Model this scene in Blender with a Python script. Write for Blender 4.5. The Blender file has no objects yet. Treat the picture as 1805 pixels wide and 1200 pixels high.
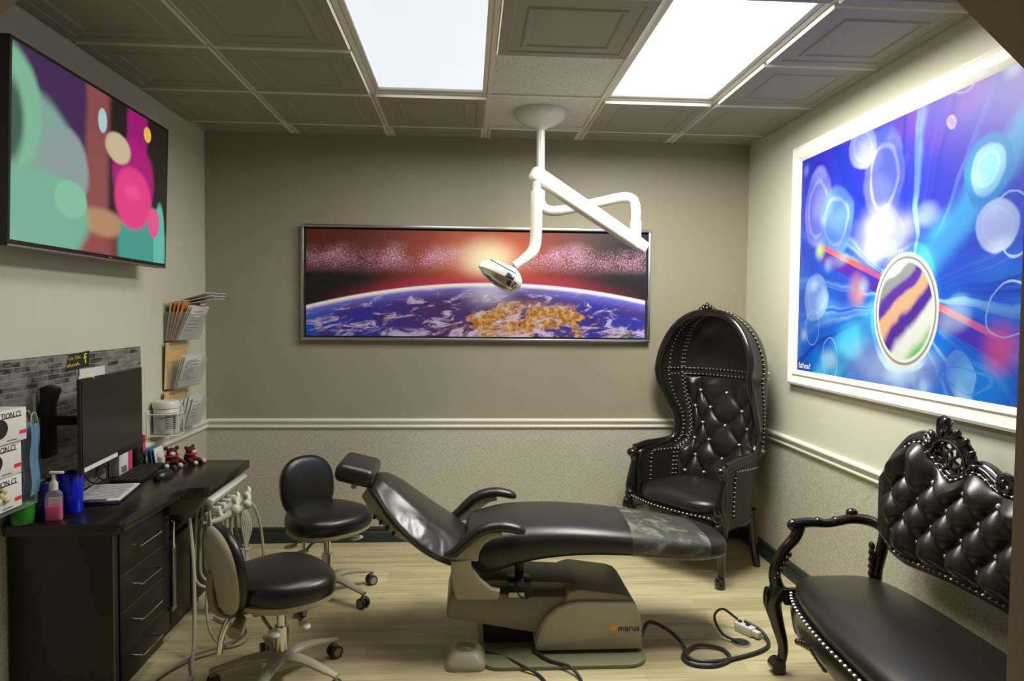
import bpy, bmesh, math, random
from mathutils import Vector, Matrix, Euler
random.seed(7)
PI = math.pi
sc = bpy.context.scene
C = sc.collection
# ------------------------------------------------------------------ camera
CAMZ = 1.5334
cd = bpy.data.cameras.new('camera'); cam = bpy.data.objects.new('camera', cd); C.objects.link(cam)
cd.sensor_fit = 'HORIZONTAL'; cd.sensor_width = 36.0
cd.lens = 36.0 * 1217.23 / 1805.0
cd.clip_start = 0.05
right = Vector((0.99796, -0.06305, 0.00986)); up = Vector((-0.00734, 0.04015, 0.99917)); fwd = Vector((0.06339, 0.99720, -0.03961))
m = Matrix.Identity(4)
for i in range(3):
    m[i][0], m[i][1], m[i][2] = right[i], up[i], -fwd[i]
m.translation = (0, 0, CAMZ)
cam.matrix_world = m
sc.camera = cam
# ------------------------------------------------------------------ world, exposure, room lights
sc.view_settings.view_transform = 'Standard'
sc.view_settings.look = 'None'
sc.view_settings.exposure = 0.12
sc.view_settings.gamma = 1.0
sc.view_settings.use_curve_mapping = False
w = bpy.data.worlds.new('world'); sc.world = w; w.use_nodes = True
w.node_tree.nodes['Background'].inputs[0].default_value = (1.0, 0.93, 0.82, 1)
w.node_tree.nodes['Background'].inputs[1].default_value = 0.02
def area(name, loc, sx, sy, power, col, spread=180):
    l = bpy.data.lights.new(name, 'AREA'); l.shape = 'RECTANGLE'; l.size = sx; l.size_y = sy
    l.energy = power; l.color = col; l.spread = math.radians(spread)
    o = bpy.data.objects.new(name, l); C.objects.link(o); o.location = loc
    return o
area('fluorescent_left', (-0.203, 3.10, 2.689), 0.53, 1.14, 15.5, (1.0, 0.975, 0.90), 174)
area('fluorescent_right', (1.017, 3.10, 2.689), 0.53, 1.14, 66, (1.0, 0.975, 0.90), 174)

# ------------------------------------------------------------------ materials
def lin(h):
    h = h.lstrip('#'); v = [int(h[i:i + 2], 16) / 255 for i in (0, 2, 4)]
    return tuple(c / 12.92 if c <= .04045 else ((c + .055) / 1.055) ** 2.4 for c in v)
class G:
    """small expression helper for shader nodes"""
    def __init__(s, name):
        s.m = bpy.data.materials.new(name); s.m.use_nodes = True; s.t = s.m.node_tree
        s.b = s.t.nodes['Principled BSDF']
    def n(s, typ, **k):
        x = s.t.nodes.new(typ)
        for a, v in k.items(): setattr(x, a, v)
        return x
    def put(s, sock, v):
        if isinstance(v, V): v = v.o
        if isinstance(v, bpy.types.NodeSocket): s.t.links.new(v, sock)
        else:
            if sock.type == 'RGBA' and len(v) == 3: v = (*v, 1)
            sock.default_value = v
    def math(s, op, a, b=0.0, c=0.0):
        x = s.n('ShaderNodeMath', operation=op)
        s.put(x.inputs[0], a); s.put(x.inputs[1], b); s.put(x.inputs[2], c)
        return V(s, x.outputs[0])
    def coord(s, kind='Object'):
        return s.n('ShaderNodeTexCoord').outputs[kind]
    def xyz(s, vec):
        x = s.n('ShaderNodeSeparateXYZ'); s.put(x.inputs[0], vec)
        return [V(s, o) for o in x.outputs]
    def vec(s, x, y, z=0.0):
        q = s.n('ShaderNodeCombineXYZ')
        for i, v in enumerate((x, y, z)): s.put(q.inputs[i], v)
        return q.outputs[0]
    def noise(s, vec, scale, detail=2, rough=.5, dist=0.0):
        x = s.n('ShaderNodeTexNoise'); s.put(x.inputs['Vector'], vec)
        x.inputs['Scale'].default_value = scale; x.inputs['Detail'].default_value = detail
        x.inputs['Roughness'].default_value = rough; x.inputs['Distortion'].default_value = dist
        return V(s, x.outputs['Fac'])
    def voro(s, vec, scale, feature='F1'):
        x = s.n('ShaderNodeTexVoronoi', feature=feature); s.put(x.inputs['Vector'], vec); x.inputs['Scale'].default_value = scale
        return V(s, x.outputs['Distance'])
    def sm(s, v, a, b):
        x = s.n('ShaderNodeMapRange', interpolation_type='SMOOTHSTEP')
        s.put(x.inputs[0], v); x.inputs[1].default_value = a; x.inputs[2].default_value = b
        x.inputs[3].default_value = 0; x.inputs[4].default_value = 1
        if a > b:
            x.inputs[1].default_value = b; x.inputs[2].default_value = a; x.inputs[3].default_value = 1; x.inputs[4].default_value = 0
        return V(s, x.outputs[0])
    def mix(s, f, a, b):
        x = s.n('ShaderNodeMix', data_type='RGBA'); s.put(x.inputs[0], f); s.put(x.inputs[6], a); s.put(x.inputs[7], b)
        return x.outputs[2]
    def bump(s, h, strength=.2, dist=.002):
        x = s.n('ShaderNodeBump'); s.put(x.inputs['Height'], h); x.inputs['Strength'].default_value = strength; x.inputs['Distance'].default_value = dist
        s.t.links.new(x.outputs[0], s.b.inputs['Normal'])
    def base(s, c): s.put(s.b.inputs['Base Color'], c)
class V:
    def __init__(s, g, o): s.g = g; s.o = o
    def __add__(s, o): return s.g.math('ADD', s, o)
    def __radd__(s, o): return s.g.math('ADD', o, s)
    def __sub__(s, o): return s.g.math('SUBTRACT', s, o)
    def __rsub__(s, o): return s.g.math('SUBTRACT', o, s)
    def __mul__(s, o): return s.g.math('MULTIPLY', s, o)
    def __rmul__(s, o): return s.g.math('MULTIPLY', o, s)
    def __truediv__(s, o): return s.g.math('DIVIDE', s, o)
    def pow(s, o): return s.g.math('POWER', s, o)
    def abs(s): return s.g.math('ABSOLUTE', s)
    def sqrt(s): return s.g.math('SQRT', s)
    def sin(s): return s.g.math('SINE', s)
    def atan2(s, o): return s.g.math('ARCTAN2', s, o)
    def max(s, o): return s.g.math('MAXIMUM', s, o)
    def min(s, o): return s.g.math('MINIMUM', s, o)
def plain(name, col, rough=.5, metal=0.0, var=.06, scale=30, bump=0, bscale=200, emit=0, coat=0, trans=0, alpha=1, ior=1.45, spec=.5):
    g = G(name); c = lin(col) if isinstance(col, str) else col
    b = g.b; co = g.coord()
    f = g.noise(co, scale, 3)
    g.base(g.mix(f, tuple(x * (1 - var) for x in c), tuple(min(1, x * (1 + var)) for x in c)))
    b.inputs['Roughness'].default_value = rough; b.inputs['Metallic'].default_value = metal
    b.inputs['Specular IOR Level'].default_value = spec
    if bump: g.bump(g.noise(co, bscale, 4), bump)
    if emit: b.inputs['Emission Color'].default_value = (*c, 1); b.inputs['Emission Strength'].default_value = emit
    if coat: b.inputs['Coat Weight'].default_value = coat; b.inputs['Coat Roughness'].default_value = .15
    if trans: b.inputs['Transmission Weight'].default_value = trans; b.inputs['IOR'].default_value = ior
    if alpha < 1: b.inputs['Alpha'].default_value = alpha
    return g.m
M = {}
M['taupe'] = plain('taupe_wall_paint', '#98917a', .55, var=.03, scale=6, bump=.15, bscale=260)
M['greige'] = plain('light_wall_paint', '#ccccb6', .5, var=.03, scale=6, bump=.12, bscale=260)
M['brown'] = plain('brown_doorway_paint', '#978578', .6, var=.04, bump=.15)
g = G('woven_wallpaper'); co = g.coord(); X, Y, Z = g.xyz(co)
a1 = g.noise(g.vec(X * 60, Y * 60, Z * 420), 1.0, 3); a2 = g.noise(g.vec(X * 420, Y * 420, Z * 60), 1.0, 3)
f = g.sm(a1 + a2, .75, 1.25)
g.base(g.mix(f, lin('#a09c86'), lin('#cdc9b4'))); g.b.inputs['Roughness'].default_value = .7; g.bump(f, .3, .001); M['wallpaper'] = g.m
g = G('vinyl_plank'); co = g.coord(); X, Y, Z = g.xyz(co)
br = g.n('ShaderNodeTexBrick', offset=.37); g.put(br.inputs['Vector'], co)
for k, v in (('Color1', (*lin('#a99d74'), 1)), ('Color2', (*lin('#c6bb92'), 1)), ('Mortar', (*lin('#857a5a'), 1))): br.inputs[k].default_value = v
br.inputs['Scale'].default_value = 1.0; br.inputs['Mortar Size'].default_value = .0012; br.inputs['Brick Width'].default_value = 1.22; br.inputs['Row Height'].default_value = .15
gr = g.noise(g.vec(X * 2.2, Y * 55, Z), 1.0, 5, .65, .4); gr2 = g.noise(g.vec(X * 1.2, Y * 12, Z), 1.3, 3)
c1 = g.mix(g.sm(gr, .25, .60), lin('#978b66'), br.outputs['Color'])
g.base(g.mix(g.sm(gr2, .35, .75) * .5, c1, lin('#d6cca6'))); g.b.inputs['Roughness'].default_value = .42; g.bump(gr, .12, .001); M['floor'] = g.m
M['ceiling'] = plain('coffered_tile_white', '#928d80', .6, var=.02)
g = G('speckled_fibre_tile'); co = g.coord(); v = g.voro(co, 70); nn = g.noise(co, 120, 3)
g.base(g.mix(g.sm(v + nn * .7, .42, .62), lin('#6e6c62'), lin('#cfcdc2'))); g.b.inputs['Roughness'].default_value = .8; M['fibre'] = g.m
M['grid'] = plain('grid_metal_and_lit_tile_edge', '#d8d5c8', .45, var=.02)
def diffuser(name, col, s):
    g = G(name); co = g.coord(); n = g.noise(co, 3, 2)
    g.base(lin('#d8dade')); g.put(g.b.inputs['Emission Color'], g.mix(n, tuple(c * .95 for c in col), col)); g.b.inputs['Emission Strength'].default_value = s
    return g.m
M['diff_left'] = diffuser('lit_diffuser_dim', (.80, .87, .95), .80)
M['diff_right'] = diffuser('lit_diffuser_bright', (.93, .97, 1.0), 2.2)
M['white_trim'] = plain('white_gloss_trim', '#dedccb', .3, var=.02)
M['white_frame'] = plain('white_picture_frame', '#efece2', .35, var=.02)
M['charcoal'] = plain('charcoal_baseboard', '#2b302e', .4, var=.05)
M['leather'] = plain('black_leather', (.016, .0162, .0145), .32, var=.15, bump=.25, bscale=420)
M['leather2'] = plain('black_tufted_leather', (.017, .015, .012), .29, var=.15, bump=.2, bscale=380)
M['wood'] = plain('black_lacquered_wood', (.008, .006, .005), .22, var=.1, bump=.15, bscale=60, coat=.4)
def wrinkled(name):
    g = G(name); co = g.coord(); X, Y, Z = g.xyz(co); g.base((.017, .0165, .014)); g.b.inputs['Roughness'].default_value = .30
    n = g.noise(g.vec(X * 1.5, Y, Z), 3.6, 2, .45, 1.2); side = g.sm(Y.abs(), .13, .20) * g.sm(Z, .72, .55)
    g.bump(n * side * 7.0 + g.noise(co, 420, 3) * .06, .45, .006); return g.m
M['backleather'] = wrinkled('wrinkled_black_leather')
M['vinyl'] = plain('black_stool_vinyl', (.008, .008, .008), .33, var=.1, bump=.15, bscale=500)
M['beige'] = plain('beige_plastic', '#a39c84', .42, var=.03)
M['beige_dark'] = plain('grey_beige_plastic', '#857e68', .45, var=.03)
M['chrome'] = plain('chrome', (.75, .74, .70), .12, 1.0, var=.02)
M['steel'] = plain('brushed_steel', (.62, .61, .57), .3, 1.0, var=.04)
M['silver'] = plain('silver_frame', (.50, .50, .49), .35, 1.0, var=.03)
M['lampwhite'] = plain('white_enamel', '#cfcec2', .25, var=.01, coat=.3)
M['black'] = plain('black_plastic', (.010, .010, .010), .35)
M['blackmatte'] = plain('black_matte_plastic', (.008, .008, .008), .7)
M['nail'] = plain('silver_nailhead', (.86, .83, .74), .35, .55)
M['crystal'] = plain('crystal_button', (.85, .85, .82), .12, .8)
M['laminate'] = plain('dark_wood_laminate', '#1a150e', .38, var=.25, scale=8)
M['edge'] = plain('silver_cabinet_edging', '#6f6a5c', .4, .6)
g = G('black_stone_worktop'); co = g.coord(); n1 = g.noise(co, 14, 6, .7); n2 = g.noise(co, 90, 3)
g.base(g.mix(g.sm(n1 * .7 + n2 * .3, .42, .66), lin('#171510'), lin('#2c2720'))); g.b.inputs['Roughness'].default_value = .25; M['worktop'] = g.m
g = G('mosaic_tile'); co = g.coord(); X, Y, Z = g.xyz(co)
br = g.n('ShaderNodeTexBrick', offset=.43); g.put(br.inputs['Vector'], g.vec(Y, Z, 0.0))
for k, v in (('Color1', (*lin('#2b2b2a'), 1)), ('Color2', (*lin('#7a7974'), 1)), ('Mortar', (*lin('#8c8b84'), 1))): br.inputs[k].default_value = v
br.inputs['Scale'].default_value = 1.0; br.inputs['Mortar Size'].default_value = .0016; br.inputs['Brick Width'].default_value = .105; br.inputs['Row Height'].default_value = .023
cl = g.noise(g.vec(X, Y * 14, Z * 30), 1.0, 5, .6, .5)
g.base(g.mix(g.sm(cl, .38, .72) * .75, br.outputs['Color'], lin('#9a9993'))); g.b.inputs['Roughness'].default_value = .3; g.bump(V(g, br.outputs['Fac']) * -1.0, .5, .002); M['mosaic'] = g.m
M['paper'] = plain('white_paper', '#d9d8d2', .7, var=.04, scale=12)
M['ink'] = plain('grey_ink', '#4a4c55', .8)
M['blackink'] = plain('black_ink', '#141414', .8)
M['manila'] = plain('manila_folder', '#d2b27a', .7)
M['orange_folder'] = plain('orange_folder', '#c98240', .7)
def clear(name, col, rough, a):
    g = G(name); g.base(lin(col)); b = g.b; b.inputs['Roughness'].default_value = rough; b.inputs['Alpha'].default_value = a
    n = g.noise(g.coord(), 18, 3); g.put(b.inputs['Roughness'], n * .1 + rough); b.inputs['Specular IOR Level'].default_value = .8
    return g.m
def film(name):
    g = G(name); n = g.noise(g.coord(), 9, 4, .6, 1.2); g.base(lin('#d2d4c4')); g.put(g.b.inputs['Alpha'], g.sm(n, .46, .72) * .28 + .07)
    g.b.inputs['Roughness'].default_value = .12; g.b.inputs['Specular IOR Level'].default_value = .8; g.bump(g.noise(g.coord(), 26, 3, .5, 1.0), .35, .004); return g.m
M['acrylic'] = clear('clear_acrylic', '#b9c6bf', .08, .16)
M['film'] = film('clear_plastic_film')
M['bag'] = clear('clear_crumpled_bag', '#b8beb9', .2, .4)
M['yellow'] = plain('yellow_print', '#e5d312', .6)
M['pink'] = plain('pink_print', '#dd2a72', .6)
M['redprint'] = plain('red_print', '#d2332b', .6)
M['pinkgel'] = plain('pink_gel', '#ff2e86', .12, trans=.35, var=.02)
M['bottleclear'] = clear('clear_bottle_plastic', '#c9bdd0', .06, .22)
M['bluegloss'] = plain('blue_film_roll', '#0c1fc0', .2, var=.15)
M['bluedark'] = plain('navy_film_roll', '#050a4e', .3, var=.15)
M['green'] = plain('green_plastic', '#1f7a1c', .35)
M['maskblue'] = plain('mask_blue_fabric', '#5f8fb2', .8)
M['bottleblue'] = plain('blue_bottle_plastic', '#4f8fb8', .3)
M['white_plastic'] = plain('white_plastic', '#d6d6cb', .4)
M['offwhite'] = plain('ivory_plastic', '#cfcbb8', .35)
M['tube'] = plain('grey_tubing', '#a9a795', .45)
M['cord'] = plain('black_rubber_cord', (.02, .021, .022), .5)
M['orange'] = plain('orange_logo', '#e8951c', .5)
M['plush'] = plain('brown_plush', '#4a2412', .95, bump=.6, bscale=300)
M['plushwhite'] = plain('white_plush', '#cfc5b2', .95, bump=.6, bscale=300)
M['red'] = plain('red_felt', '#b3121a', .8)
M['leaflet'] = plain('blue_leaflet', '#2f6f95', .6)
M['screen_off'] = plain('dark_monitor_screen', (.006, .006, .005), .22)
M['sole'] = plain('dark_caster_rubber', '#2c261f', .6)
M['caster'] = plain('grey_caster_plastic', '#8f8674', .45)

# ------------------------------------------------------------------ mesh builder
def rotm(rot): return Euler(rot, 'XYZ').to_matrix()
def spline(pts, k=6, closed=False):
    P = [Vector(p) for p in pts]; n = len(P); out = []
    rng = n if closed else n - 1
    for i in range(rng):
        a, b = P[i], P[(i + 1) % n]
        p = P[(i - 1) % n] if (closed or i > 0) else a * 2 - b
        q = P[(i + 2) % n] if (closed or i + 2 < n) else b * 2 - a
        for j in range(k):
            t = j / k
            out.append(.5 * ((2 * a) + (b - p) * t + (2 * p - 5 * a + 4 * b - q) * t * t + (3 * a - p - 3 * b + q) * t ** 3))
    if not closed: out.append(P[-1])
    return out
def lerp_list(r, n):
    if not isinstance(r, (list, tuple)): return [r] * n
    out = []
    for i in range(n):
        t = i / max(1, n - 1) * (len(r) - 1); k = min(int(t), len(r) - 2); f = t - k
        out.append(r[k] * (1 - f) + r[k + 1] * f)
    return out
class MB:
    def __init__(s): s.v = []; s.f = []; s.mi = []; s.cur = 0
    def add(s, v, f, c=(0, 0, 0), rot=None):
        o = len(s.v); c = Vector(c); R = rotm(rot) if rot else None
        for p in v:
            p = Vector(p)
            if R: p = R @ p
            s.v.append(p + c)
        for q in f: s.f.append([i + o for i in q]); s.mi.append(s.cur)
        return s
    def mat(s, i): s.cur = i; return s
    def box(s, c, d, b=0, rot=None, seg=2):
        bm = bmesh.new(); bmesh.ops.create_cube(bm, size=1)
        for v in bm.verts: v.co = Vector((v.co.x * d[0], v.co.y * d[1], v.co.z * d[2]))
        if b: bmesh.ops.bevel(bm, geom=bm.edges[:], offset=min(b, min(d) * .49), segments=seg, profile=.5, affect='EDGES')
        bm.verts.index_update()
        s.add([v.co.copy() for v in bm.verts], [[v.index for v in f.verts] for f in bm.faces], c, rot); bm.free(); return s
    def loft(s, rings, cap=True, closed=True, c=(0, 0, 0), rot=None, loop=False):
        n = len(rings[0]); v = [p for r in rings for p in r]; f = []
        R = len(rings)
        for i in range(R if loop else R - 1):
            a, b2 = i * n, ((i + 1) % R) * n
            for j in range(n if closed else n - 1):
                k = (j + 1) % n; f.append([a + j, a + k, b2 + k, b2 + j])
        if cap and not loop: f.append(list(range(n))[::-1]); f.append([(R - 1) * n + j for j in range(n)])
        return s.add(v, f, c, rot)
    def tube(s, pts, r, n=8, k=0, closed=False, fl=1.0, upv=None):
        P = spline(pts, k, closed) if k else [Vector(p) for p in pts]
        rs = lerp_list(r, len(P)); rings = []; N = len(P); prev = None
        for i, p in enumerate(P):
            t = (P[(i + 1) % N] - P[i - 1]) if closed else (P[min(i + 1, N - 1)] - P[max(i - 1, 0)])
            if t.length < 1e-9: t = Vector((0, 0, 1))
            t.normalize()
            if upv is not None: a = Vector(upv) - t * t.dot(Vector(upv))
            elif prev is None:
                a = Vector((0, 0, 1)) if abs(t.z) < .9 else Vector((1, 0, 0)); a = a - t * t.dot(a)
            else: a = prev - t * t.dot(prev)
            if a.length < 1e-6: a = t.orthogonal()
            a.normalize(); prev = a; b = t.cross(a)
            rings.append([p + (a * math.cos(2 * PI * j / n) * fl + b * math.sin(2 * PI * j / n)) * rs[i] for j in range(n)])
        return s.loft(rings, loop=closed)
    def cyl(s, p0, p1, r0, r1=None, n=20): return s.tube([p0, p1], [r0, r0 if r1 is None else r1], n)
    def lathe(s, prof, c=(0, 0, 0), n=24, rot=None):
        return s.loft([[(r * math.cos(2 * PI * j / n), r * math.sin(2 * PI * j / n), z) for j in range(n)] for r, z in prof], c=c, rot=rot)
    def prism(s, poly, axis, a, b, bev=0):
        def P(p, h): return {'x': (h, p[0], p[1]), 'y': (p[0], h, p[1]), 'z': (p[0], p[1], h)}[axis]
        if not bev: return s.loft([[P(p, a) for p in poly], [P(p, b) for p in poly]])
        n = len(poly); cen = Vector((sum(p[0] for p in poly) / n, sum(p[1] for p in poly) / n)); ins = []
        for i, p in enumerate(poly):
            e1 = (Vector(poly[i]) - Vector(poly[i - 1])); e2 = (Vector(poly[(i + 1) % n]) - Vector(poly[i]))
            n1 = Vector((-e1.y, e1.x)).normalized() if e1.length else Vector((0, 0)); n2 = Vector((-e2.y, e2.x)).normalized() if e2.length else n1
            d = (n1 + n2); d = d / max(.4, d.length_squared) * 2 if d.length > 1e-6 else n1
            ins.append(d)
        A = sum(poly[i - 1][0] * poly[i][1] - poly[i][0] * poly[i - 1][1] for i in range(n))
        sg = 1 if A > 0 else -1
        def off(k): return [(p[0] + sg * ins[i].x * k, p[1] + sg * ins[i].y * k) for i, p in enumerate(poly)]
        q = bev * (1 if b > a else -1)
        rs = [(off(bev), a), (off(bev * .3), a + q * .3), (off(0), a + q), (off(0), b - q), (off(bev * .3), b - q * .3), (off(bev), b)]
        return s.loft([[P(p, h) for p in o] for o, h in rs])
    def ell(s, c, r, e=1.0, nu=20, nv=12, rot=None):
        if not isinstance(r, (tuple, list)): r = (r, r, r)
        sp = lambda x: math.copysign(abs(x) ** e, x)
        rings = []
        for i in range(nv + 1):
            t = -PI / 2 + PI * i / nv; t = max(-PI / 2 + .02, min(PI / 2 - .02, t))
            rings.append([(r[0] * sp(math.cos(t)) * sp(math.cos(2 * PI * j / nu)), r[1] * sp(math.cos(t)) * sp(math.sin(2 * PI * j / nu)), r[2] * sp(math.sin(t))) for j in range(nu)])
        return s.loft(rings, c=c, rot=rot)
    def cushion(s, outl, h, dome=.02, c=(0, 0, 0), rot=None, under=.9):
        n = len(outl); cx = sum(p[0] for p in outl) / n; cy = sum(p[1] for p in outl) / n
        prof = [(under - .06, 0), (under, .01 * h), (.965, .16 * h), (.992, .32 * h), (1, .5 * h), (.992, .68 * h), (.965, .84 * h), (.91, .95 * h), (.8, h + dome * .3), (.6, h + dome * .65), (.35, h + dome * .9), (.1, h + dome)]
        return s.loft([[(cx + (p[0] - cx) * k, cy + (p[1] - cy) * k, z) for p in outl] for k, z in prof], c=c, rot=rot)
    def grid(s, fn, nu, nv):
        v = [fn(i / nu, j / nv) for j in range(nv + 1) for i in range(nu + 1)]
        f = [[j * (nu + 1) + i, j * (nu + 1) + i + 1, (j + 1) * (nu + 1) + i + 1, (j + 1) * (nu + 1) + i] for j in range(nv) for i in range(nu)]
        return s.add(v, f)
    def beads(s, pts, gap, r, closed=False):
        P = [Vector(p) for p in pts]
        if closed: P.append(P[0])
        d = 0.0; nxt = gap / 2
        for a, b in zip(P, P[1:]):
            L = (b - a).length
            while nxt <= d + L and L > 0:
                p = a.lerp(b, (nxt - d) / L)
                v = [(0, 0, r), (r, 0, 0), (0, r, 0), (-r, 0, 0), (0, -r, 0), (0, 0, -r)]
                k = .66 * r; v += [(k, k, k * .6), (-k, k, k * .6), (-k, -k, k * .6), (k, -k, k * .6)]
                s.add(v, [(0, 1, 6), (6, 1, 2), (0, 6, 2), (0, 2, 7), (7, 2, 3), (0, 7, 3), (0, 3, 8), (8, 3, 4), (0, 8, 4), (0, 4, 9), (9, 4, 1), (0, 9, 1), (5, 2, 1), (5, 3, 2), (5, 4, 3), (5, 1, 4)], p)
                nxt += gap
            d += L
        return s
    def build(s, name, mats, parent=None, sharp=38, smooth=True, norm=True):
        me = bpy.data.meshes.new(name); me.from_pydata([tuple(p) for p in s.v], [], s.f)
        if not isinstance(mats, (list, tuple)): mats = [mats]
        for q in mats: me.materials.append(M[q] if isinstance(q, str) else q)
        me.polygons.foreach_set('material_index', s.mi)
        if norm:
            bm = bmesh.new(); bm.from_mesh(me); bmesh.ops.recalc_face_normals(bm, faces=bm.faces[:]); bm.to_mesh(me); bm.free()
        if smooth:
            me.polygons.foreach_set('use_smooth', [True] * len(me.polygons)); me.set_sharp_from_angle(angle=math.radians(sharp))
        me.update()
        o = bpy.data.objects.new(name, me); C.objects.link(o)
        if parent: o.parent = parent
        return o
def thing(name, label, cat, loc=(0, 0, 0), rz=0, group=None):
    o = bpy.data.objects.new(name, None); C.objects.link(o); o.empty_display_size = .05
    o.location = loc; o.rotation_euler = (0, 0, rz); return tag(o, label, cat, group)
def tag(o, label, cat, group=None):
    o['label'] = label; o['category'] = cat
    if group: o['group'] = group
    return o
def struct(o): o['kind'] = 'structure'; return o
def lab(o, s): o['label'] = s; return o
def dup(root, loc, rz, label, group=None):
    r = root.copy(); C.objects.link(r); r.location = loc; r.rotation_euler = (0, 0, rz); r['label'] = label
    if group: r['group'] = group
    for ch in list(root.children):
        c = ch.copy(); C.objects.link(c); c.parent = r
        for q in list(ch.children):
            d = q.copy(); C.objects.link(d); d.parent = c
    return r
def text(name, body, size, mat, parent, loc, rot, extrude=.0006, align='LEFT', shear=0):
    cu = bpy.data.curves.new(name, 'FONT'); cu.body = body; cu.size = size; cu.extrude = extrude; cu.align_x = align; cu.align_y = 'CENTER'; cu.resolution_u = 3; cu.shear = shear
    t = bpy.data.objects.new('tmp', cu); C.objects.link(t)
    dg = bpy.context.evaluated_depsgraph_get(); me = bpy.data.meshes.new_from_object(t.evaluated_get(dg))
    bpy.data.objects.remove(t); me.name = name; me.materials.clear(); me.materials.append(M[mat])
    o = bpy.data.objects.new(name, me); C.objects.link(o); o.parent = parent; o.location = loc; o.rotation_euler = rot
    return o
def circle(r, n=24, cx=0, cy=0, ry=None): return [(cx + r * math.cos(2 * PI * i / n), cy + (ry or r) * math.sin(2 * PI * i / n)) for i in range(n)]
def rrect(x0, y0, x1, y1, r, k=4):
    out = []
    for cx, cy, a in ((x1 - r, y1 - r, 0), (x0 + r, y1 - r, PI / 2), (x0 + r, y0 + r, PI), (x1 - r, y0 + r, 1.5 * PI)):
        for i in range(k + 1): out.append((cx + r * math.cos(a + PI / 2 * i / k), cy + r * math.sin(a + PI / 2 * i / k)))
    return out

# ------------------------------------------------------------------ room shell
XL, XR, YB, YF, H = -1.7027, 1.8892, 4.6024, 0.90, 2.693
RZ = .80
struct(MB().box(((XL + XR) / 2, 1.7, -.05), (XR - XL + .2, 6.0, .1)).build('floor', 'floor'))
def wall(name, c0, c1, cs, upm, low='wallpaper'):
    b = MB(); b.mat(0); b.box([(p + q) / 2 for p, q in zip((c0[0], c0[1], RZ), (c1[0], c1[1], H + .1))], (abs(c1[0] - c0[0]), abs(c1[1] - c0[1]), H + .1 - RZ))
    b.mat(1); b.box([(p + q) / 2 for p, q in zip((c0[0], c0[1], 0), (c1[0], c1[1], RZ))], (abs(c1[0] - c0[0]), abs(c1[1] - c0[1]), RZ))
    return struct(b.build(name, [upm, low], smooth=False))
wall('wall_back', (XL - .1, YB, 0), (XR + .1, YB + .1, 0), 1, 'taupe')
wall('wall_left', (XL - .1, YF, 0), (XL, YB, 0), 1, 'greige')
wall('wall_right', (XR, YF, 0), (XR + .1, YB, 0), 1, 'greige')
b = MB(); ya, yb = .78, .90
jl, jr, ot = -.76, .754, 2.03
b.box(((XL - .1 + jl) / 2, (ya + yb) / 2, ot / 2), (jl - XL + .1, yb - ya, ot)); b.box(((XR + .1 + jr) / 2, (ya + yb) / 2, ot / 2), (XR + .1 - jr, yb - ya, ot))
b.box(((XL + XR) / 2, (ya + yb) / 2, (ot + H + .1) / 2), (XR - XL + .2, yb - ya, H + .1 - ot))
b.prism([(jr, ot), (jr, 1.862), (.562, ot)], 'y', ya, yb); b.prism([(jl, ot), (-.405, ot), (jl, 1.745)], 'y', ya, yb)
struct(b.build('wall_front', 'brown', smooth=False))
# ceiling : slab, grid and drop tiles
T = .6096; x0 = -1.1171; y1 = 3.7125
b = MB(); b.mat(0)
xs = [XL, x0, x0 + T, x0 + 2 * T, x0 + 3 * T, x0 + 4 * T, XR]; ys = [YB, y1 + T, y1, y1 - T, y1 - 2 * T, y1 - 3 * T, y1 - 4 * T, YF]
holes = {(2, 2), (2, 3), (4, 2), (4, 3)}
fib = {(3, 1), (3, 2)}
def nested(b, xa, xb, ya, yb, rings):
    L = [[(xa + i, ya + i, z), (xb - i, ya + i, z), (xb - i, yb - i, z), (xa + i, yb - i, z)] for i, z in rings]
    keep = b.cur; b.cur = 2; b.loft(L[:4], cap=False); b.cur = keep; b.loft(L[3:], cap=False); q = L[-1]; b.add(q, [(0, 1, 2, 3)])  # tile edges take the paler grid colour, painting in brightness from the panels
for i in range(6):
    for j in range(7):
        xa, xb, yb_, ya_ = xs[i], xs[i + 1], ys[j], ys[j + 1]
        if (i, j) in holes: continue
        if (i, j) in fib:
            b.mat(1); b.add([(xa, ya_, H), (xb, ya_, H), (xb, yb_, H), (xa, yb_, H)], [(0, 1, 2, 3)]); continue
        b.mat(0); e = .013
        if min(xb - xa, yb_ - ya_) < .35: R = [(0, H), (e, H), (e, H - .012), (.03, H - .018), (.07, H - .018), (.078, H - .022), (.086, H - .022), (.094, H - .018)]
        else: R = [(0, H), (e, H), (e + .001, H - .020), (.018, H - .026), (.060, H - .026), (.066, H - .021), (.11, H - .021), (.118, H - .027), (.130, H - .027), (.138, H - .021)]
        nested(b, xa, xb, ya_, yb_, R)
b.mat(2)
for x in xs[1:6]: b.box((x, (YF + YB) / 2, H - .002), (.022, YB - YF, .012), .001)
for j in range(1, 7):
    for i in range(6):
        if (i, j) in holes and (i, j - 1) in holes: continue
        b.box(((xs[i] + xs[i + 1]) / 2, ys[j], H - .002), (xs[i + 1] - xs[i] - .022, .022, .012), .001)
b.mat(0); b.box(((XL + XR) / 2, (YF + YB) / 2, H + .10), (XR - XL, YB - YF, .06))
struct(b.build('ceiling', ['ceiling', 'fibre', 'grid'], sharp=20, norm=False))
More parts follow.
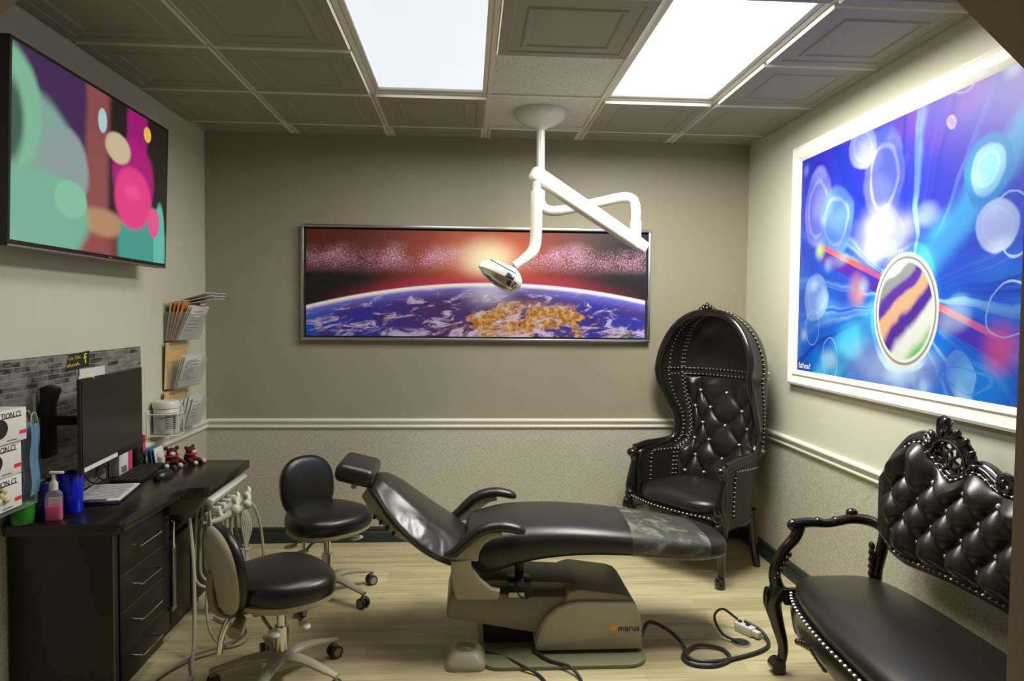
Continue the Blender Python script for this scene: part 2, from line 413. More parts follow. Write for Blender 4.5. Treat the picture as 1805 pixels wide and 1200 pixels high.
def ceiling_light(i, mat, label):
    xa, xb, ya, yb = xs[i], xs[i + 1], y1 - 2 * T, y1
    t = thing('ceiling_light', label, 'ceiling light', ((xa + xb) / 2, (ya + yb) / 2, H), 0, 'recessed ceiling lights')
    hx, hy = (xb - xa) / 2 - .012, (yb - ya) / 2 - .012
    f = MB()
    for sx in (-1, 1): f.box((sx * (hx - .012), 0, .004), (.024, 2 * hy, .014), .002)
    for sy in (-1, 1): f.box((0, sy * (hy - .012), .004), (2 * hx - .048, .024, .014), .002)
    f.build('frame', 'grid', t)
    MB().box((0, 0, .012), (2 * hx - .04, 2 * hy - .04, .006)).build('diffuser', mat, t)
ceiling_light(2, 'diff_left', 'greyer recessed fluorescent ceiling panel, left of the two')
ceiling_light(4, 'diff_right', 'brighter white recessed ceiling panel, nearer the mural wall')
# chair rails and baseboards
rail = [(0, -.032), (.010, -.030), (.016, -.022), (.016, -.014), (.010, -.008), (.012, .004), (.022, .012), (.026, .022), (.022, .030), (.010, .034), (0, .034)]
base = [(0, 0), (.016, 0), (.016, .066), (.010, .072), (.012, .082), (.018, .090), (.014, .100), (0, .104)]
def run(name, prof, mat, wallside, a, b, z):
    m_ = MB()
    if wallside == 'back': m_.loft([[(a, YB - p[0], z + p[1]) for p in prof], [(b, YB - p[0], z + p[1]) for p in prof]])
    elif wallside == 'left': m_.loft([[(XL + p[0], a, z + p[1]) for p in prof], [(XL + p[0], b, z + p[1]) for p in prof]])
    else: m_.loft([[(XR - p[0], a, z + p[1]) for p in prof], [(XR - p[0], b, z + p[1]) for p in prof]])
    return struct(m_.build(name, mat, sharp=50))
run('trim_1', rail, 'white_trim', 'back', XL, XR, .793)
run('trim_2', rail, 'white_trim', 'left', 3.70, YB, .793)
run('trim_3', rail, 'white_trim', 'right', YF, YB, .793)
run('baseboard_back', base, 'charcoal', 'back', XL, XR, 0)
run('baseboard_left', base, 'charcoal', 'left', 3.74, YB, 0)
run('baseboard_right', base, 'charcoal', 'right', YF, YB, 0)
struct(MB().box((XL + .004, (2.45 + 3.69) / 2, (.745 + 1.342) / 2), (.008, 1.24, .597)).build('trim_4', 'mosaic', smooth=False))

# ------------------------------------------------------------------ planet picture on the back wall
t = thing('planet_picture', 'wide silver-framed picture of a planet and rising sun on the taupe wall', 'picture', (.065, YB, 1.345))
pw, ph = 2.30, .752
b = MB()
for sz in (0, 1): b.box((0, -.022, .009 + sz * (ph - .018)), (pw, .044, .018), .003)
for sx in (-1, 1): b.box((sx * (pw / 2 - .009), -.022, ph / 2), (.018, .044, ph - .036), .003)
b.build('frame', 'silver', t)
MB().box((0, -.008, ph / 2), (pw - .036, .016, ph - .036)).build('backing', 'blackmatte', t)
g = G('planet_print'); X, Y, Z = g.xyz(g.coord()); iw, ih = pw - .06, ph - .06
u = X / iw + .5; v = (Z - .03) / ih
n1 = g.noise(g.vec(u * 3, v * 1.0, 0.3), 3.0, 6, .6); nf = g.noise(g.vec(u * 60, v * 20, .1), 1.0, 6, .75); cont = g.noise(g.vec(u * 9, v * 5, 2.0), 1.0, 8, .65, .6)
# sky
dx = u - .525; dy = (v - .74) * .33; rr = (dx * dx + dy * dy * 1.6).sqrt()
sky = g.mix(g.sm((dx * dx * .55 + dy * dy * 1.5).sqrt(), .04, .30), lin('#a23a1c'), lin('#0c0708'))
sky = g.mix(g.sm(u, .93, .5) * g.sm(v, .55, .75) * .25, sky, lin('#b04428'))
band = g.sm((v - .74 - (n1 - .5) * .16).abs(), .15, .0) * g.sm(nf * .75 + n1 * .45, .50, .78)
soft = g.sm((v - .74 - (n1 - .5) * .2).abs(), .17, .0)
sky = g.mix(soft * g.sm(n1, .35, .65) * .6, sky, lin('#a5607c'))
dust = g.noise(g.vec(u * 210, v * 66, 3.0), 1.0, 4, .8)
sky = g.mix(soft * g.sm(dust + n1 * .4, .66, .86) * .9, sky, lin('#f0c4dc'))
stars = g.sm(g.voro(g.vec(X, Z, 0.0), 46), .07, .02) * g.sm(g.noise(g.vec(X * 30, Z * 30, 0.0), 1.0, 1), .5, .62)
sky = g.mix(stars * .9, sky, (1, .93, .9))
sky = g.mix(g.sm(rr, .20, .02) * .55, sky, lin('#e88a55')); sky = g.mix(g.sm(rr, .115, .01), sky, lin('#fff0c4'))
# planet
hz = .515 - (u - .55) * (u - .55) * .76
d = hz - v
oc = g.mix(g.sm((u - .5).abs() * 2.0 + n1 * .5, .45, 1.1), lin('#432468'), lin('#2a2a9c'))
oc = g.mix(g.sm(u, .12, .0) * .8, oc, lin('#0b50c8'))
oc = g.mix(g.sm(cont, .50, .57) * .65, oc, lin('#4b2348'))
cl = g.noise(g.vec(u * 14, v * 12 - u * 6, 5.0), 1.0, 8, .72, .8)
landm = g.sm(cont + g.sm((u - .62).abs(), .30, .0) * .16, .56, .60) * g.sm(d, .12, .24) * g.sm(u, .40, .50)
oc = g.mix(landm, oc, g.mix(g.sm(nf, .4, .62), lin('#8a5a18'), lin('#dca45a')))
oc = g.mix(landm * g.sm(u, .80, .95), oc, lin('#3d5230'))
oc = g.mix(g.sm(cl + g.sm(v, .25, .0) * .06, .52, .64) * .9, oc, lin('#c9b8dc'))
oc = g.mix(g.sm((u - .53).abs(), .10, .0) * g.sm(d, .30, .0) * .75, oc, lin('#f3ecf4'))
oc = g.mix(g.sm(d, .16, .0) * .6, oc, lin('#8f8ff0'))
oc = g.mix(g.sm(d, .055, .012), oc, lin('#fdf3f6'))
glow = g.sm(d, -.13, .0) * .75
sky = g.mix(glow * g.sm((u - .52).abs(), .52, .1), sky, lin('#c52a50'))
g.base(g.mix(g.sm(d, -.008, .010), sky, oc)); g.b.inputs['Roughness'].default_value = .45
MB().box((0, -.019, ph / 2), (iw, .006, ih)).build('print', g.m, t, smooth=False)

# ------------------------------------------------------------------ mural on the right wall
t = thing('framed_mural', 'large white-framed blue and violet space mural on the right wall', 'picture', (XR, 2.86, 1.143))
my0, my1, mh = -1.06, 1.05, 1.347
b = MB(); fw = .085
fp = [(0, 0), (.030, 0), (.034, .012), (.028, .022), (.024, .050), (.030, .060), (.024, .072), (.012, fw), (0, fw)]
def fring(p):
    dpt, i = p; return [(-dpt, my0 + i, i), (-dpt, my1 - i, i), (-dpt, my1 - i, mh - i), (-dpt, my0 + i, mh - i)]
b.loft([fring(p) for p in fp], loop=True); b.build('frame', 'white_frame', t, sharp=25)
g = G('space_print'); X, Y, Z = g.xyz(g.coord())
w1 = g.noise(g.vec(Y * 2.2, Z * 2.2, 1.0), 1.0, 3); w2 = g.noise(g.vec(Y * 2.2, Z * 2.2, 9.0), 1.0, 3)
y = Y + 2.86 + (w1 - .5) * .16; z = Z + 1.143 + (w2 - .5) * .16
def dist(cy, cz, sy=1.0, sz=1.0): 
    a = (y - cy) * (1 / sy); c = (z - cz) * (1 / sz); return (a * a + c * c).sqrt()
diag = (y - 2.9) * .5 + (z - 1.8) * .87
nz = g.noise(g.vec(y * 1.3, z * 1.6, .4), 1.6, 4, .55, .6)
c = g.mix(g.sm(z + (nz - .5) * .5, 1.25, 2.2), lin('#0b78e0'), lin('#2a27b8'))
c = g.mix(g.sm(z - y * .35 + (nz - .5) * .4, .95, 1.65), c, lin('#6a3ab0'))
c = g.mix(g.sm(z - y * .6, .85, 1.15) * .8, c, lin('#a884c4'))
ang = (z - 1.62).atan2(y - 2.85 + .0001)
st = g.noise(g.vec(ang * 3.1, 0.0, 7.0), 1.6, 3, .6)
rad = dist(2.9, 1.6)
c = g.mix(g.sm(st, .50, .64) * g.sm(rad, 1.2, .15) * .85, c, lin('#9fe3ff'))
c = g.mix(g.sm(st, .44, .34) * g.sm(rad, .1, .6) * .8, c, lin('#1226a0'))
beam = g.sm(((z - 1.78) * .80 + (y - 2.75) * .60).abs() + (nz - .5) * .06, .13, .02)
c = g.mix(beam * .8, c, lin('#57d8f5'))
for cy, cz, sy, sz, col, a in ((3.62, 2.10, .17, .22, '#8d8fe0', .85), (3.44, 2.02, .16, .20, '#6fa6ea', .8), (3.05, 2.20, .16, .24, '#6a74e0', .9), (3.02, 1.92, .12, .14, '#b9c0f2', .9), (3.22, 2.36, .13, .10, '#b7c3ee', .8), (2.42, 2.08, .14, .15, '#2f9cc4', .9), (2.42, 2.08, .09, .10, '#8fd6e8', .9), (3.62, 1.62, .15, .14, '#a6d2f5', .8), (2.36, 1.86, .11, .09, '#d6e8fa', .85), (2.56, 2.42, .09, .03, '#7a52c0', .8), (2.62, 2.30, .03, .03, '#c9a9ea', .9)):
    dd = dist(cy, cz, sy, sz) + (nz - .5) * .35
    c = g.mix(g.sm(dd, 1.0, .86) * a, c, lin(col)); c = g.mix(g.sm((dd - .62).abs(), .10, .0) * .45 * a, c, lin('#e6ecff'))
c = g.mix(g.sm(dist(3.06, 1.90, .26, .17) + (nz - .5) * .5, 1.1, .3) * .95, c, lin('#f2f8ff'))
c = g.mix(g.sm(dist(2.95, 1.32, .38, .14) + (nz - .5) * .5, 1.15, .2) * .9, c, lin('#d5f1ff'))
yw, zw = y, z; y = Y + 2.86; z = Z + 1.143
# violet comet streak with a warm glow at its end
al = (y - 2.30) * .935 - (z - 1.42) * -.353 ; ac = ((z - 1.42) - (y - 2.30) * .35).abs()
strk = g.sm(ac, .052, .044) * g.sm(y, 2.30, 2.34) * g.sm(y, 3.60, 3.56)
c = g.mix(strk, c, lin('#5a1f9a')); c = g.mix(strk * g.sm(((z - 1.455) - (y - 2.30) * .35).abs(), .020, .014), c, lin('#f06a50'))
c = g.mix(g.sm(dist(2.32, 1.43), .13, .0), c, lin('#ff5a2a')); c = g.mix(g.sm(dist(3.60, 1.88), .07, .0), c, lin('#c8e84a'))
c = g.mix(g.sm(dist(3.24, 1.66), .11, .02) * .9, c, lin('#ffb060'))
# banded planet in green, white and violet
dd = dist(2.87, 1.56, .225, .255); q = (y - 2.87) * .62 + (z - 1.56) * .78 + (nz - .5) * .14
pl = g.mix(g.sm(q, -.20, -.14), lin('#5fb84e'), lin('#d9ded6')); pl = g.mix(g.sm(q, -.10, -.06), pl, lin('#4a2a92')); pl = g.mix(g.sm(q, -.03, .01), pl, lin('#e0a883'))
pl = g.mix(g.sm(q, .05, .08), pl, lin('#54309c')); pl = g.mix(g.sm(q, .11, .14), pl, lin('#8b8f90')); pl = g.mix(g.sm(q, .17, .20), pl, lin('#dfe4e0')); pl = g.mix(g.sm(dd, .80, .98) * g.sm(y, 2.80, 2.95), pl, lin('#74c860'))
pl = g.mix(g.sm(dd, .80, .84), pl, lin('#dfe3dc')); pl = g.mix(g.sm((dd - .90).abs(), .03, .015), pl, lin('#8d9290'))
c = g.mix(g.sm(dd, 1.0, .97), c, pl); y, z = yw, zw
# pale planet with a thin ring
dd = dist(2.50, 1.30, .085, .10); c = g.mix(g.sm(dd, 1, .95) * .8, c, lin('#6fb0ea'))
dd = dist(2.49, 1.28, .15, .045); c = g.mix(g.sm((dd - .9).abs(), .10, .05) * .8, c, lin('#3f8fe4'))
for cy, cz in ((2.30, 1.56), (3.66, 1.45), (3.45, 1.30), (2.28, 1.85)):
    dd = dist(cy, cz, .09, .11) + (nz - .5) * .8; c = g.mix(g.sm((dd - .9).abs(), .05, .02) * .7, c, lin('#bfe6ff'))
f1 = g.voro(g.vec(y * 1.6, z * 2.2, .2), 2.2); f2 = g.voro(g.vec(y * 1.1 + z * .7, z * 1.4 - y * .6, 4.0), 3.4, 'SMOOTH_F1')
c = g.mix(g.sm(f1, .22, .62) * g.sm(dist(2.87, 1.56, .24, .27), .98, 1.05) * .55, c, lin('#1636b8')); c = g.mix(g.sm(f2, .28, .02) * g.sm(dist(2.87, 1.56, .24, .27), .98, 1.05) * .5, c, lin('#bfe2fb'))
g.base(g.mix(.22, c, (0, 0, .01))); g.b.inputs['Roughness'].default_value = .4; g.b.inputs['Specular IOR Level'].default_value = .3
MB().box((-.008, (my0 + my1) / 2, mh / 2), (.010, my1 - my0 - .13, mh - .13)).build('print', g.m, t, smooth=False)
lab(text('maker_mark', 'fathead', .045, 'white_frame', t, (-.0135, .945, .112), (PI / 2, 0, -PI / 2), .0004), 'small white lettering in the corner of the mural')

# ------------------------------------------------------------------ television
t = thing('television', 'large wall television with colourful picture and thin black bezel', 'television', (XL + .15, 3.05, 1.745))
tl = .055; W2, TH = .61, .703
def tv(x, y, z): return (x + tl * (z / TH) * .4, y, z)
b = MB(); b.loft([[tv(-.045, -W2, 0), tv(-.045, W2, 0), tv(-.045, W2, TH), tv(-.045, -W2, TH)], [tv(0, -W2, 0), tv(0, W2, 0), tv(0, W2, TH), tv(0, -W2, TH)]]); b.build('bezel', 'black', t)
b = MB(); b.box((-.0, 0, .003), (.010, 2 * W2, .006)); b.build('bottom_strip', 'silver', t)
b = MB(); b.box((-.09, 0, .33), (.10, .5, .30), .01); b.box((-.14, 0, .33), (.016, .6, .34), .003); b.build('wall_bracket', 'blackmatte', t)
g = G('tv_picture'); X, Y, Z = g.xyz(g.coord()); u = (Y + W2) / (2 * W2); v = Z / TH
nz = g.noise(g.vec(u * 3, v * 2, 0.0), 1.5, 3)
def bl(cu, cv, su, sv, e=.25):
    a = (u - cu) * (1 / su); c_ = (v - cv) * (1 / sv); dd = (a * a + c_ * c_).sqrt() + (nz - .5) * .25
    return g.sm(dd, 1 + e / 2, 1 - e / 2)
c = g.mix(g.sm(u + (nz - .5) * .05, .36, .40), lin('#3d2350'), lin('#8a4a48'))
c = g.mix(g.sm(u, .50, .55), c, lin('#1c1510'))
c = g.mix(g.sm(v, .30, .14) * g.sm(u, .66, .5), c, lin('#8f4a44')); c = g.mix(bl(.5, .22, .16, .08, .6), c, lin('#b28a66'))
c = g.mix(bl(.0, .30, .10, .25), c, lin('#d9b43c'))
c = g.mix(bl(.10, .52, .22, .27, .3), c, lin('#7fa79b')); c = g.mix(bl(.27, .46, .13, .22), c, lin('#8d9e9e')); c = g.mix(bl(.01, .66, .13, .30), c, lin('#7db896')); c = g.mix(bl(.0, .60, .06, .2, .6), c, lin('#3b5a50'))
c = g.mix(bl(.15, .17, .25, .24), c, lin('#74b398')); c = g.mix(bl(.30, .30, .09, .10), c, lin('#82c4a2'))
c = g.mix(bl(.80, .10, .20, .30), c, lin('#3f9a8c')); c = g.mix(bl(.93, .16, .05, .28), c, lin('#5cb8a6'))
c = g.mix(bl(.73, .88, .08, .30, .4), c, lin('#9a0f70')); c = g.mix(bl(.71, .56, .16, .24), c, lin('#a80f76'))
c = g.mix(bl(.71, .42, .14, .20), c, lin('#e23a84')); c = g.mix(bl(.70, .46, .06, .05, .9), c, lin('#f04a90'))
c = g.mix(bl(.59, .70, .09, .09), c, lin('#cbb796')); c = g.mix(bl(.88, .30, .05, .10), c, lin('#e2528c'))
c = g.mix(bl(.48, .82, .028, .07), c, lin('#a9cfd2')); c = g.mix(bl(.81, .88, .03, .05), c, lin('#e8b84a'))
g.base((.01, .01, .01)); g.put(g.b.inputs['Emission Color'], c); g.b.inputs['Emission Strength'].default_value = .85; g.b.inputs['Roughness'].default_value = .3
b = MB(); k = .013; b.loft([[tv(0, -W2 + k, .022), tv(0, W2 - k, .022), tv(0, W2 - k, TH - k), tv(0, -W2 + k, TH - k)], [tv(.002, -W2 + k, .022), tv(.002, W2 - k, .022), tv(.002, W2 - k, TH - k), tv(.002, -W2 + k, TH - k)]])
b.build('screen', g.m, t, smooth=False)
MB().box((.006, .05, .012), (.003, .035, .005)).build('badge', 'steel', t)

# ------------------------------------------------------------------ ceiling mounted dental light
t = thing('dental_light', 'white ceiling-mounted dental lamp on jointed arms above the treatment chair', 'dental light', (.41, 4.01, H))
def rel(o, p): return tuple(a - c for a, c in zip(p, o))
O = (.41, 4.01, H)
b = MB(); b.lathe([(.155, 0), (.158, -.012), (.150, -.032), (.120, -.060), (.075, -.082), (.040, -.094), (.030, -.105)], n=40); b.build('ceiling_canopy', 'lampwhite', t)
b = MB(); b.cyl((0, 0, -.09), (0, 0, -.36), .024); b.cyl((0, 0, -.33), (0, 0, -.52), .028); b.build('pole', 'lampwhite', t)
b = MB(); b.tube([rel(O, p) for p in ((.405, 4.0, 2.24), (.41, 3.99, 2.17), (.45, 3.97, 2.125), (.54, 3.95, 2.125), (.72, 3.93, 2.165), (.87, 3.90, 2.195), (.925, 3.89, 2.18), (.940, 3.885, 2.13), (.940, 3.88, 2.05))], .029, 14, 5); b.cyl(rel(O, (.940, 3.88, 2.06)), rel(O, (.940, 3.88, 1.97)), .034); b.cyl(rel(O, (.940, 3.88, 1.98)), rel(O, (.930, 3.87, 1.92)), .022); b.build('swing_arm', 'lampwhite', t)
b = MB()
A = Vector(rel(O, (.335, 3.62, 2.265))); B = Vector(rel(O, (.985, 3.84, 1.905))); ax = (B - A).normalized(); side = ax.cross(Vector((0, 0, 1))).normalized(); upn = side.cross(ax)
def sec(p, hw, hh): return [p + side * x + upn * y for x, y in rrect(-hw, -hh, hw, hh, min(hw, hh) * .6)]
b.loft([sec(A - ax * .012, .018, .026), sec(A, .026, .038), sec(A + ax * .03, .030, .042), sec(A.lerp(B, .5), .032, .040), sec(B - ax * .05, .030, .036), sec(B, .028, .034), sec(B + ax * .006, .02, .026)])
b.build('spring_arm', 'lampwhite', t)
b = MB(); b.tube([A.lerp(B, .93) + upn * .03, A.lerp(B, .93) - upn * .03], .03, 12); b.build('arm_joint', 'lampwhite', t)
b = MB(); b.tube([rel(O, p) for p in ((.352, 3.62, 2.24), (.352, 3.62, 2.15))], .022, 14)
b.tube([rel(O, p) for p in ((.352, 3.62, 2.17), (.350, 3.615, 1.98), (.346, 3.61, 1.90), (.330, 3.60, 1.855), (.290, 3.58, 1.815), (.235, 3.56, 1.775))], [.031, .031, .031, .030, .026, .022], 16, 5); b.build('drop_arm', 'lampwhite', t)
# lamp head : wedge housing seen from its lower side
HO = Vector(rel(O, (.165, 3.55, 1.735))); ru = Euler((math.radians(-26), math.radians(28), math.radians(-8)), 'XYZ').to_matrix()
def HP(x, y, z): return HO + ru @ Vector((x, y, z))
def ring(sx, sy, z, ox=0): return [HP(ox + sx * math.copysign(abs(math.cos(a)) ** .7, math.cos(a)), sy * (.72 + .40 * math.cos(a)) * math.copysign(abs(math.sin(a)) ** .8, math.sin(a)), z) for a in [2 * PI * i / 28 for i in range(28)]]
b = MB(); b.loft([ring(.118, .062, -.026), ring(.122, .070, -.012), ring(.118, .070, .010), ring(.098, .060, .032), ring(.062, .040, .050, .01), ring(.02, .015, .058, .02)]); b.build('lamp_head', 'lampwhite', t)
b = MB(); b.loft([ring(.116, .060, -.026), ring(.108, .054, -.030), ring(.090, .048, -.050, .01), ring(.060, .034, -.066, .03), ring(.03, .016, -.072, .04)]); b.build('reflector', 'chrome', t)
b = MB(); b.box(HP(.055, -.064, -.020), (.045, .012, .026), .004, rot=ru.to_euler()); b.build('switch', plain('navy_switch', '#101a3c', .3), t)
b = MB(); b.box(HP(0, -.071, .006), (.15, .006, .004), .001, rot=ru.to_euler()); b.build('seam', 'blackmatte', t)

# ------------------------------------------------------------------ treatment (dental) chair
DY = 3.23
t = thing('dental_chair', 'reclined black leather dental chair on a beige base', 'dental chair', (.3, DY, 0))
def D(x, y, z): return (x - .3, y - DY, z)
def sect(x, hw, z0, z1, e=.55, n=36, yo=0):
    cz, hz = (z0 + z1) / 2, (z1 - z0) / 2; o = []
    for i in range(n):
        a = 2 * PI * i / n; cs, sn = math.cos(a), math.sin(a)
        o.append((x - .3, yo + hw * math.copysign(abs(cs) ** e, cs), cz + hz * math.copysign(abs(sn) ** (e if sn < 0 else .75), sn)))
    return o
seat_prof = [(-.005, .15, .455, .505), (.005, .20, .43, .535), (.03, .235, .39, .56), (.08, .25, .362, .575), (.14, .255, .375, .590), (.22, .258, .400, .600), (.32, .258, .424, .603), (.45, .258, .440, .600), (.58, .256, .444, .590), (.72, .250, .438, .575), (.86, .240, .424, .557), (.98, .225, .410, .540), (1.08, .205, .402, .522), (1.16, .170, .402, .505), (1.205, .13, .410, .492), (1.222, .09, .425, .478)]
def interp(prof, x):
    for a, b_ in zip(prof, prof[1:]):
        if a[0] <= x <= b_[0]:
            f_ = (x - a[0]) / (b_[0] - a[0]); return [p + (q - p) * f_ for p, q in zip(a, b_)]
b = MB(); P = spline([(p[0], p[1], 0) for p in seat_prof], 3); Q = spline([(p[0], p[2], p[3]) for p in seat_prof], 3)
b.loft([sect(a.x, a.y, c_.y, c_.z) for a, c_ in zip(P, Q)]); b.build('seat_cushion', 'leather', t, sharp=60)
b = MB(); rg = []
for i in range(15):
    x = .735 + i * .027; p = interp(seat_prof, x); rg.append([(v_[0] + .03 * (v_[1] + .25) * (1 if i < 3 else -1.6), v_[1], v_[2]) for v_ in sect(x, p[1] + .004, p[2] - .004, p[3] + .004)])
b.loft(rg, cap=False)
lab(b.build('foot_cover', 'film', t, sharp=60), 'clear plastic film sleeve over the foot end')
# backrest
h0 = Vector((.015, 0, .485)); h1 = Vector((-.400, 0, .785)); bx = (h1 - h0).normalized(); bn = Vector((-bx.z, 0, bx.x)) * -1
if bn.z < 0: bn = -bn
def bsec(s, hw, flat, dn, th, up_=0):
    c_ = h0.lerp(h1, s) + bn * up_
    pts = [(-hw, -dn - .012), (-hw - .004, -dn), (-hw + .004, -dn + .014), (-flat - .012, -.016), (-flat, 0), (0, .004), (flat, 0), (flat + .012, -.016), (hw - .004, -dn + .014), (hw + .004, -dn), (hw, -dn - .012), (hw - .03, -dn - .03), (flat, -th), (0, -th), (-flat, -th), (-hw + .03, -dn - .03)]
    return [Vector(D(c_.x, DY + a, c_.z)) + bn * q for a, q in pts]
BS = [(-.10, .16, .09, .05, .09, -.030), (-.05, .20, .12, .06, .11, -.012), (.02, .235, .14, .075, .13, 0), (.15, .262, .15, .092, .14, .004), (.35, .272, .15, .098, .145, .0), (.55, .262, .14, .090, .14, .002), (.75, .225, .125, .078, .13, .006), (.90, .170, .10, .062, .115, .006), (.98, .13, .07, .05, .10, -.002), (1.03, .09, .05, .045, .08, -.02)]
b = MB(); b.loft([bsec(*q) for q in BS]); bk = b.build('backrest', 'backleather', t, sharp=70)
md = bk.modifiers.new('smooth', 'SUBSURF'); md.levels = 1; md.render_levels = 2
b = MB()
for sg in (-1, 1):
    b.tube([Vector(D((h0.lerp(h1, q[0]) + bn * (q[5] - q[3] - .002)).x, DY + sg * (q[1] + .003), (h0.lerp(h1, q[0]) + bn * (q[5] - q[3] - .002)).z)) for q in BS], .006, 6, 4)
b.build('backrest_piping', 'leather', t)
b = MB()
def bshell(s, hw, d0, d1):
    c_ = h0.lerp(h1, s)
    return [Vector(D(c_.x, DY + a, c_.z)) + bn * q for a, q in ((-hw, -d0), (hw, -d0), (hw * .92, -d1), (-hw * .92, -d1))]
b.loft([bshell(.02, .12, .09, .12), bshell(.3, .17, .10, .135), (bshell(.6, .195, .10, .15)), bshell(.85, .165, .085, .14), bshell(1.02, .09, .06, .12)])
bsh = b.build('backrest_shell', 'beige', t)
for i in range(4):
    c_ = h0.lerp(h1, .62 + i * .07) + bn * -.135
    q = MB(); q.cyl(D(c_.x, DY - .196 + i * .012, c_.z), D(c_.x, DY - .216 + i * .012, c_.z), .008, n=10); q.build('button', 'blackmatte', bsh)
# headrest
b = MB(); hr = (0, math.radians(14), 0)
b.box(D(-.505, DY, .800), (.175, .30, .085), .032, rot=hr, seg=4); b.build('headrest', 'leather', t, sharp=60)
b = MB(); b.box(D(-.44, DY, .735), (.13, .07, .022), .006, rot=(0, math.radians(22), 0)); b.tube([D(-.51, DY - .06, .748), D(-.51, DY - .11, .748)], .013, 10); b.tube([D(-.40, DY - .02, .73), D(-.36, DY - .02, .70)], .018, 10); b.build('headrest_bracket', 'beige', t)
# arms
def arm(yc, sg):
    q = MB(); q.tube([D(-.095, yc, .492), D(-.055, yc, .500), D(-.005, yc, .545), D(.04, yc, .583), (.095 - .3, yc - DY, .606), D(.16, yc, .612), D(.225, yc, .598), D(.25, yc, .585)], [.012, .028, .034, .034, .034, .034, .030, .016], 14, 5, fl=.72, upv=(0, 0, 1)); q.build('armrest', 'leather', t)
    q = MB()
    outer = [(-.05, .470), (-.03, .515), (.0, .55), (.04, .572), (.09, .590), (.15, .592), (.155, .572), (.11, .560), (.075, .535), (.055, .50), (.05, .462)]
    q.prism([(x - .3, z) for x, z in outer], 'y', yc - DY - .018, yc - DY + .018, .008); q.build('armrest_support', 'beige', t)
arm(2.95, -1); arm(3.52, 1)
for yc in (2.945, 3.51):
    b = MB(); b.prism([(x - .3, z) for x, z in ((-.065, .468), (.02, .472), (.022, .44), (.06, .385), (.11, .345), (.145, .338), (.142, .308), (.132, .298), (-.035, .300), (-.045, .31), (-.058, .36), (-.066, .42))], 'y', yc - DY - .022, yc - DY + .022, .010); b.build('side_bracket', 'beige', t)
# base : lift arm, motor housing, base plate
b = MB(); b.prism([(x - .3, z) for x, z in ((-.085, .165), (-.088, .20), (-.07, .27), (-.035, .305), (.28, .265), (.46, .262), (.46, .10), (.31, .092))], 'y', -.19, .19, .018); b.build('lift_arm_cover', 'beige_dark', t)
b = MB(); b.prism([(x - .3, z) for x, z in ((.03, .300), (.12, .318), (.50, .300), (.50, .26), (.10, .262))], 'y', -.13, .13, .006); b.build('top_plate', 'beige_dark', t)
b = MB(); ho = [(.312, .028), (.308, .06), (.318, .10), (.335, .145), (.365, .185), (.41, .220), (.46, .240), (.52, .245), (.745, .238), (.765, .225), (.785, .17), (.792, .12), (.792, .028)]
b.prism([(x - .3, z) for x, z in ho], 'y', -.235, .235, .022); 
b.prism([(x - .3, z) for x, z in ((.44, .235), (.46, .285), (.51, .297), (.70, .270), (.735, .258), (.76, .232))], 'y', -.20, .20, .014)
hs = b.build('motor_housing', 'beige', t)
b = MB(); b.cyl(D(.655, 2.9955, .132), D(.655, 2.991, .132), .0175, n=28); lg = b.build('logo_disc', 'orange', hs)
b = MB(); b.tube([D(.645, 2.990, .138), D(.650, 2.990, .125), D(.655, 2.990, .138), D(.660, 2.990, .126), D(.666, 2.990, .140)], .0022, 6); b.build('logo_mark', plain('pale_orange', '#f7cf7a', .5), lg)
text('maker_name', 'marus', .040, 'blackink', hs, D(.677, 2.994, .131), (PI / 2, 0, 0), .0008)
b = MB(); b.prism([(p[0] - .3, p[1] - DY) for p in rrect(.06, 2.895, .80, 3.50, .09, 6)], 'z', 0, .018, .004); b.build('base_plate', plain('olive_base_plate', '#787a5c', .45), t)
b = MB(); b.box(D(.28, 3.24, .06), (.4, .24, .10), .01); b.build('lower_frame', 'blackmatte', t)
b = MB(); b.box(D(.225, 3.0385, .272), (.07, .003, .022)); b.build('rating_label', 'paper', t)
b = MB(); b.box(D(.235, 3.05, .338), (.10, .10, .02), .003); b.cyl(D(.24, 3.0, .35), D(.24, 2.97, .35), .012); b.tube([D(.25, 3.0, .35), D(.285, 2.99, .32), D(.28, 2.985, .285), D(.24, 2.985, .285), D(.22, 2.99, .32), D(.215, 3.0, .345)], .004, 6, 5); b.tube([D(.24, 3.1, .34), D(.24, 3.1, .42)], .02, 8); b.build('underseat_linkage', 'black', t)
b = MB(); b.prism([(x - .3, z) for x, z in ((-.14, .47), (-.03, .45), (-.03, .40), (-.085, .39))], 'y', -.12, .12, .006); b.cyl(D(-.045, 3.0, .385), D(-.045, 3.0, .365), .012); b.build('tilt_bracket', 'beige', t)
# foot pedal
CHAIR = t
t = PEDAL = thing('foot_pedal', 'small beige foot pedal on the floor by the dental chair base', 'foot pedal', (0.0, 2.99, 0))
b = MB(); o1 = rrect(-.085, -.095, .085, .085, .035, 5); prof = [(1.0, 0), (1.02, .006), (1.0, .022), (.93, .034), (.80, .05), (.66, .062), (.5, .07), (.2, .072)]
b.loft([[(p[0] * k, p[1] * k + .01 * (1 - k), z) for p in o1] for k, z in prof]); b.build('pedal_body', 'beige', t)
b = MB(); b.ell((0, -.01, .067), (.045, .04, .016), .8); b.tube([(-.02, -.03, .083), (-.005, -.045, .08), (.012, -.035, .083)], .003, 6, 4); b.build('pedal_pad', 'beige_dark', t)
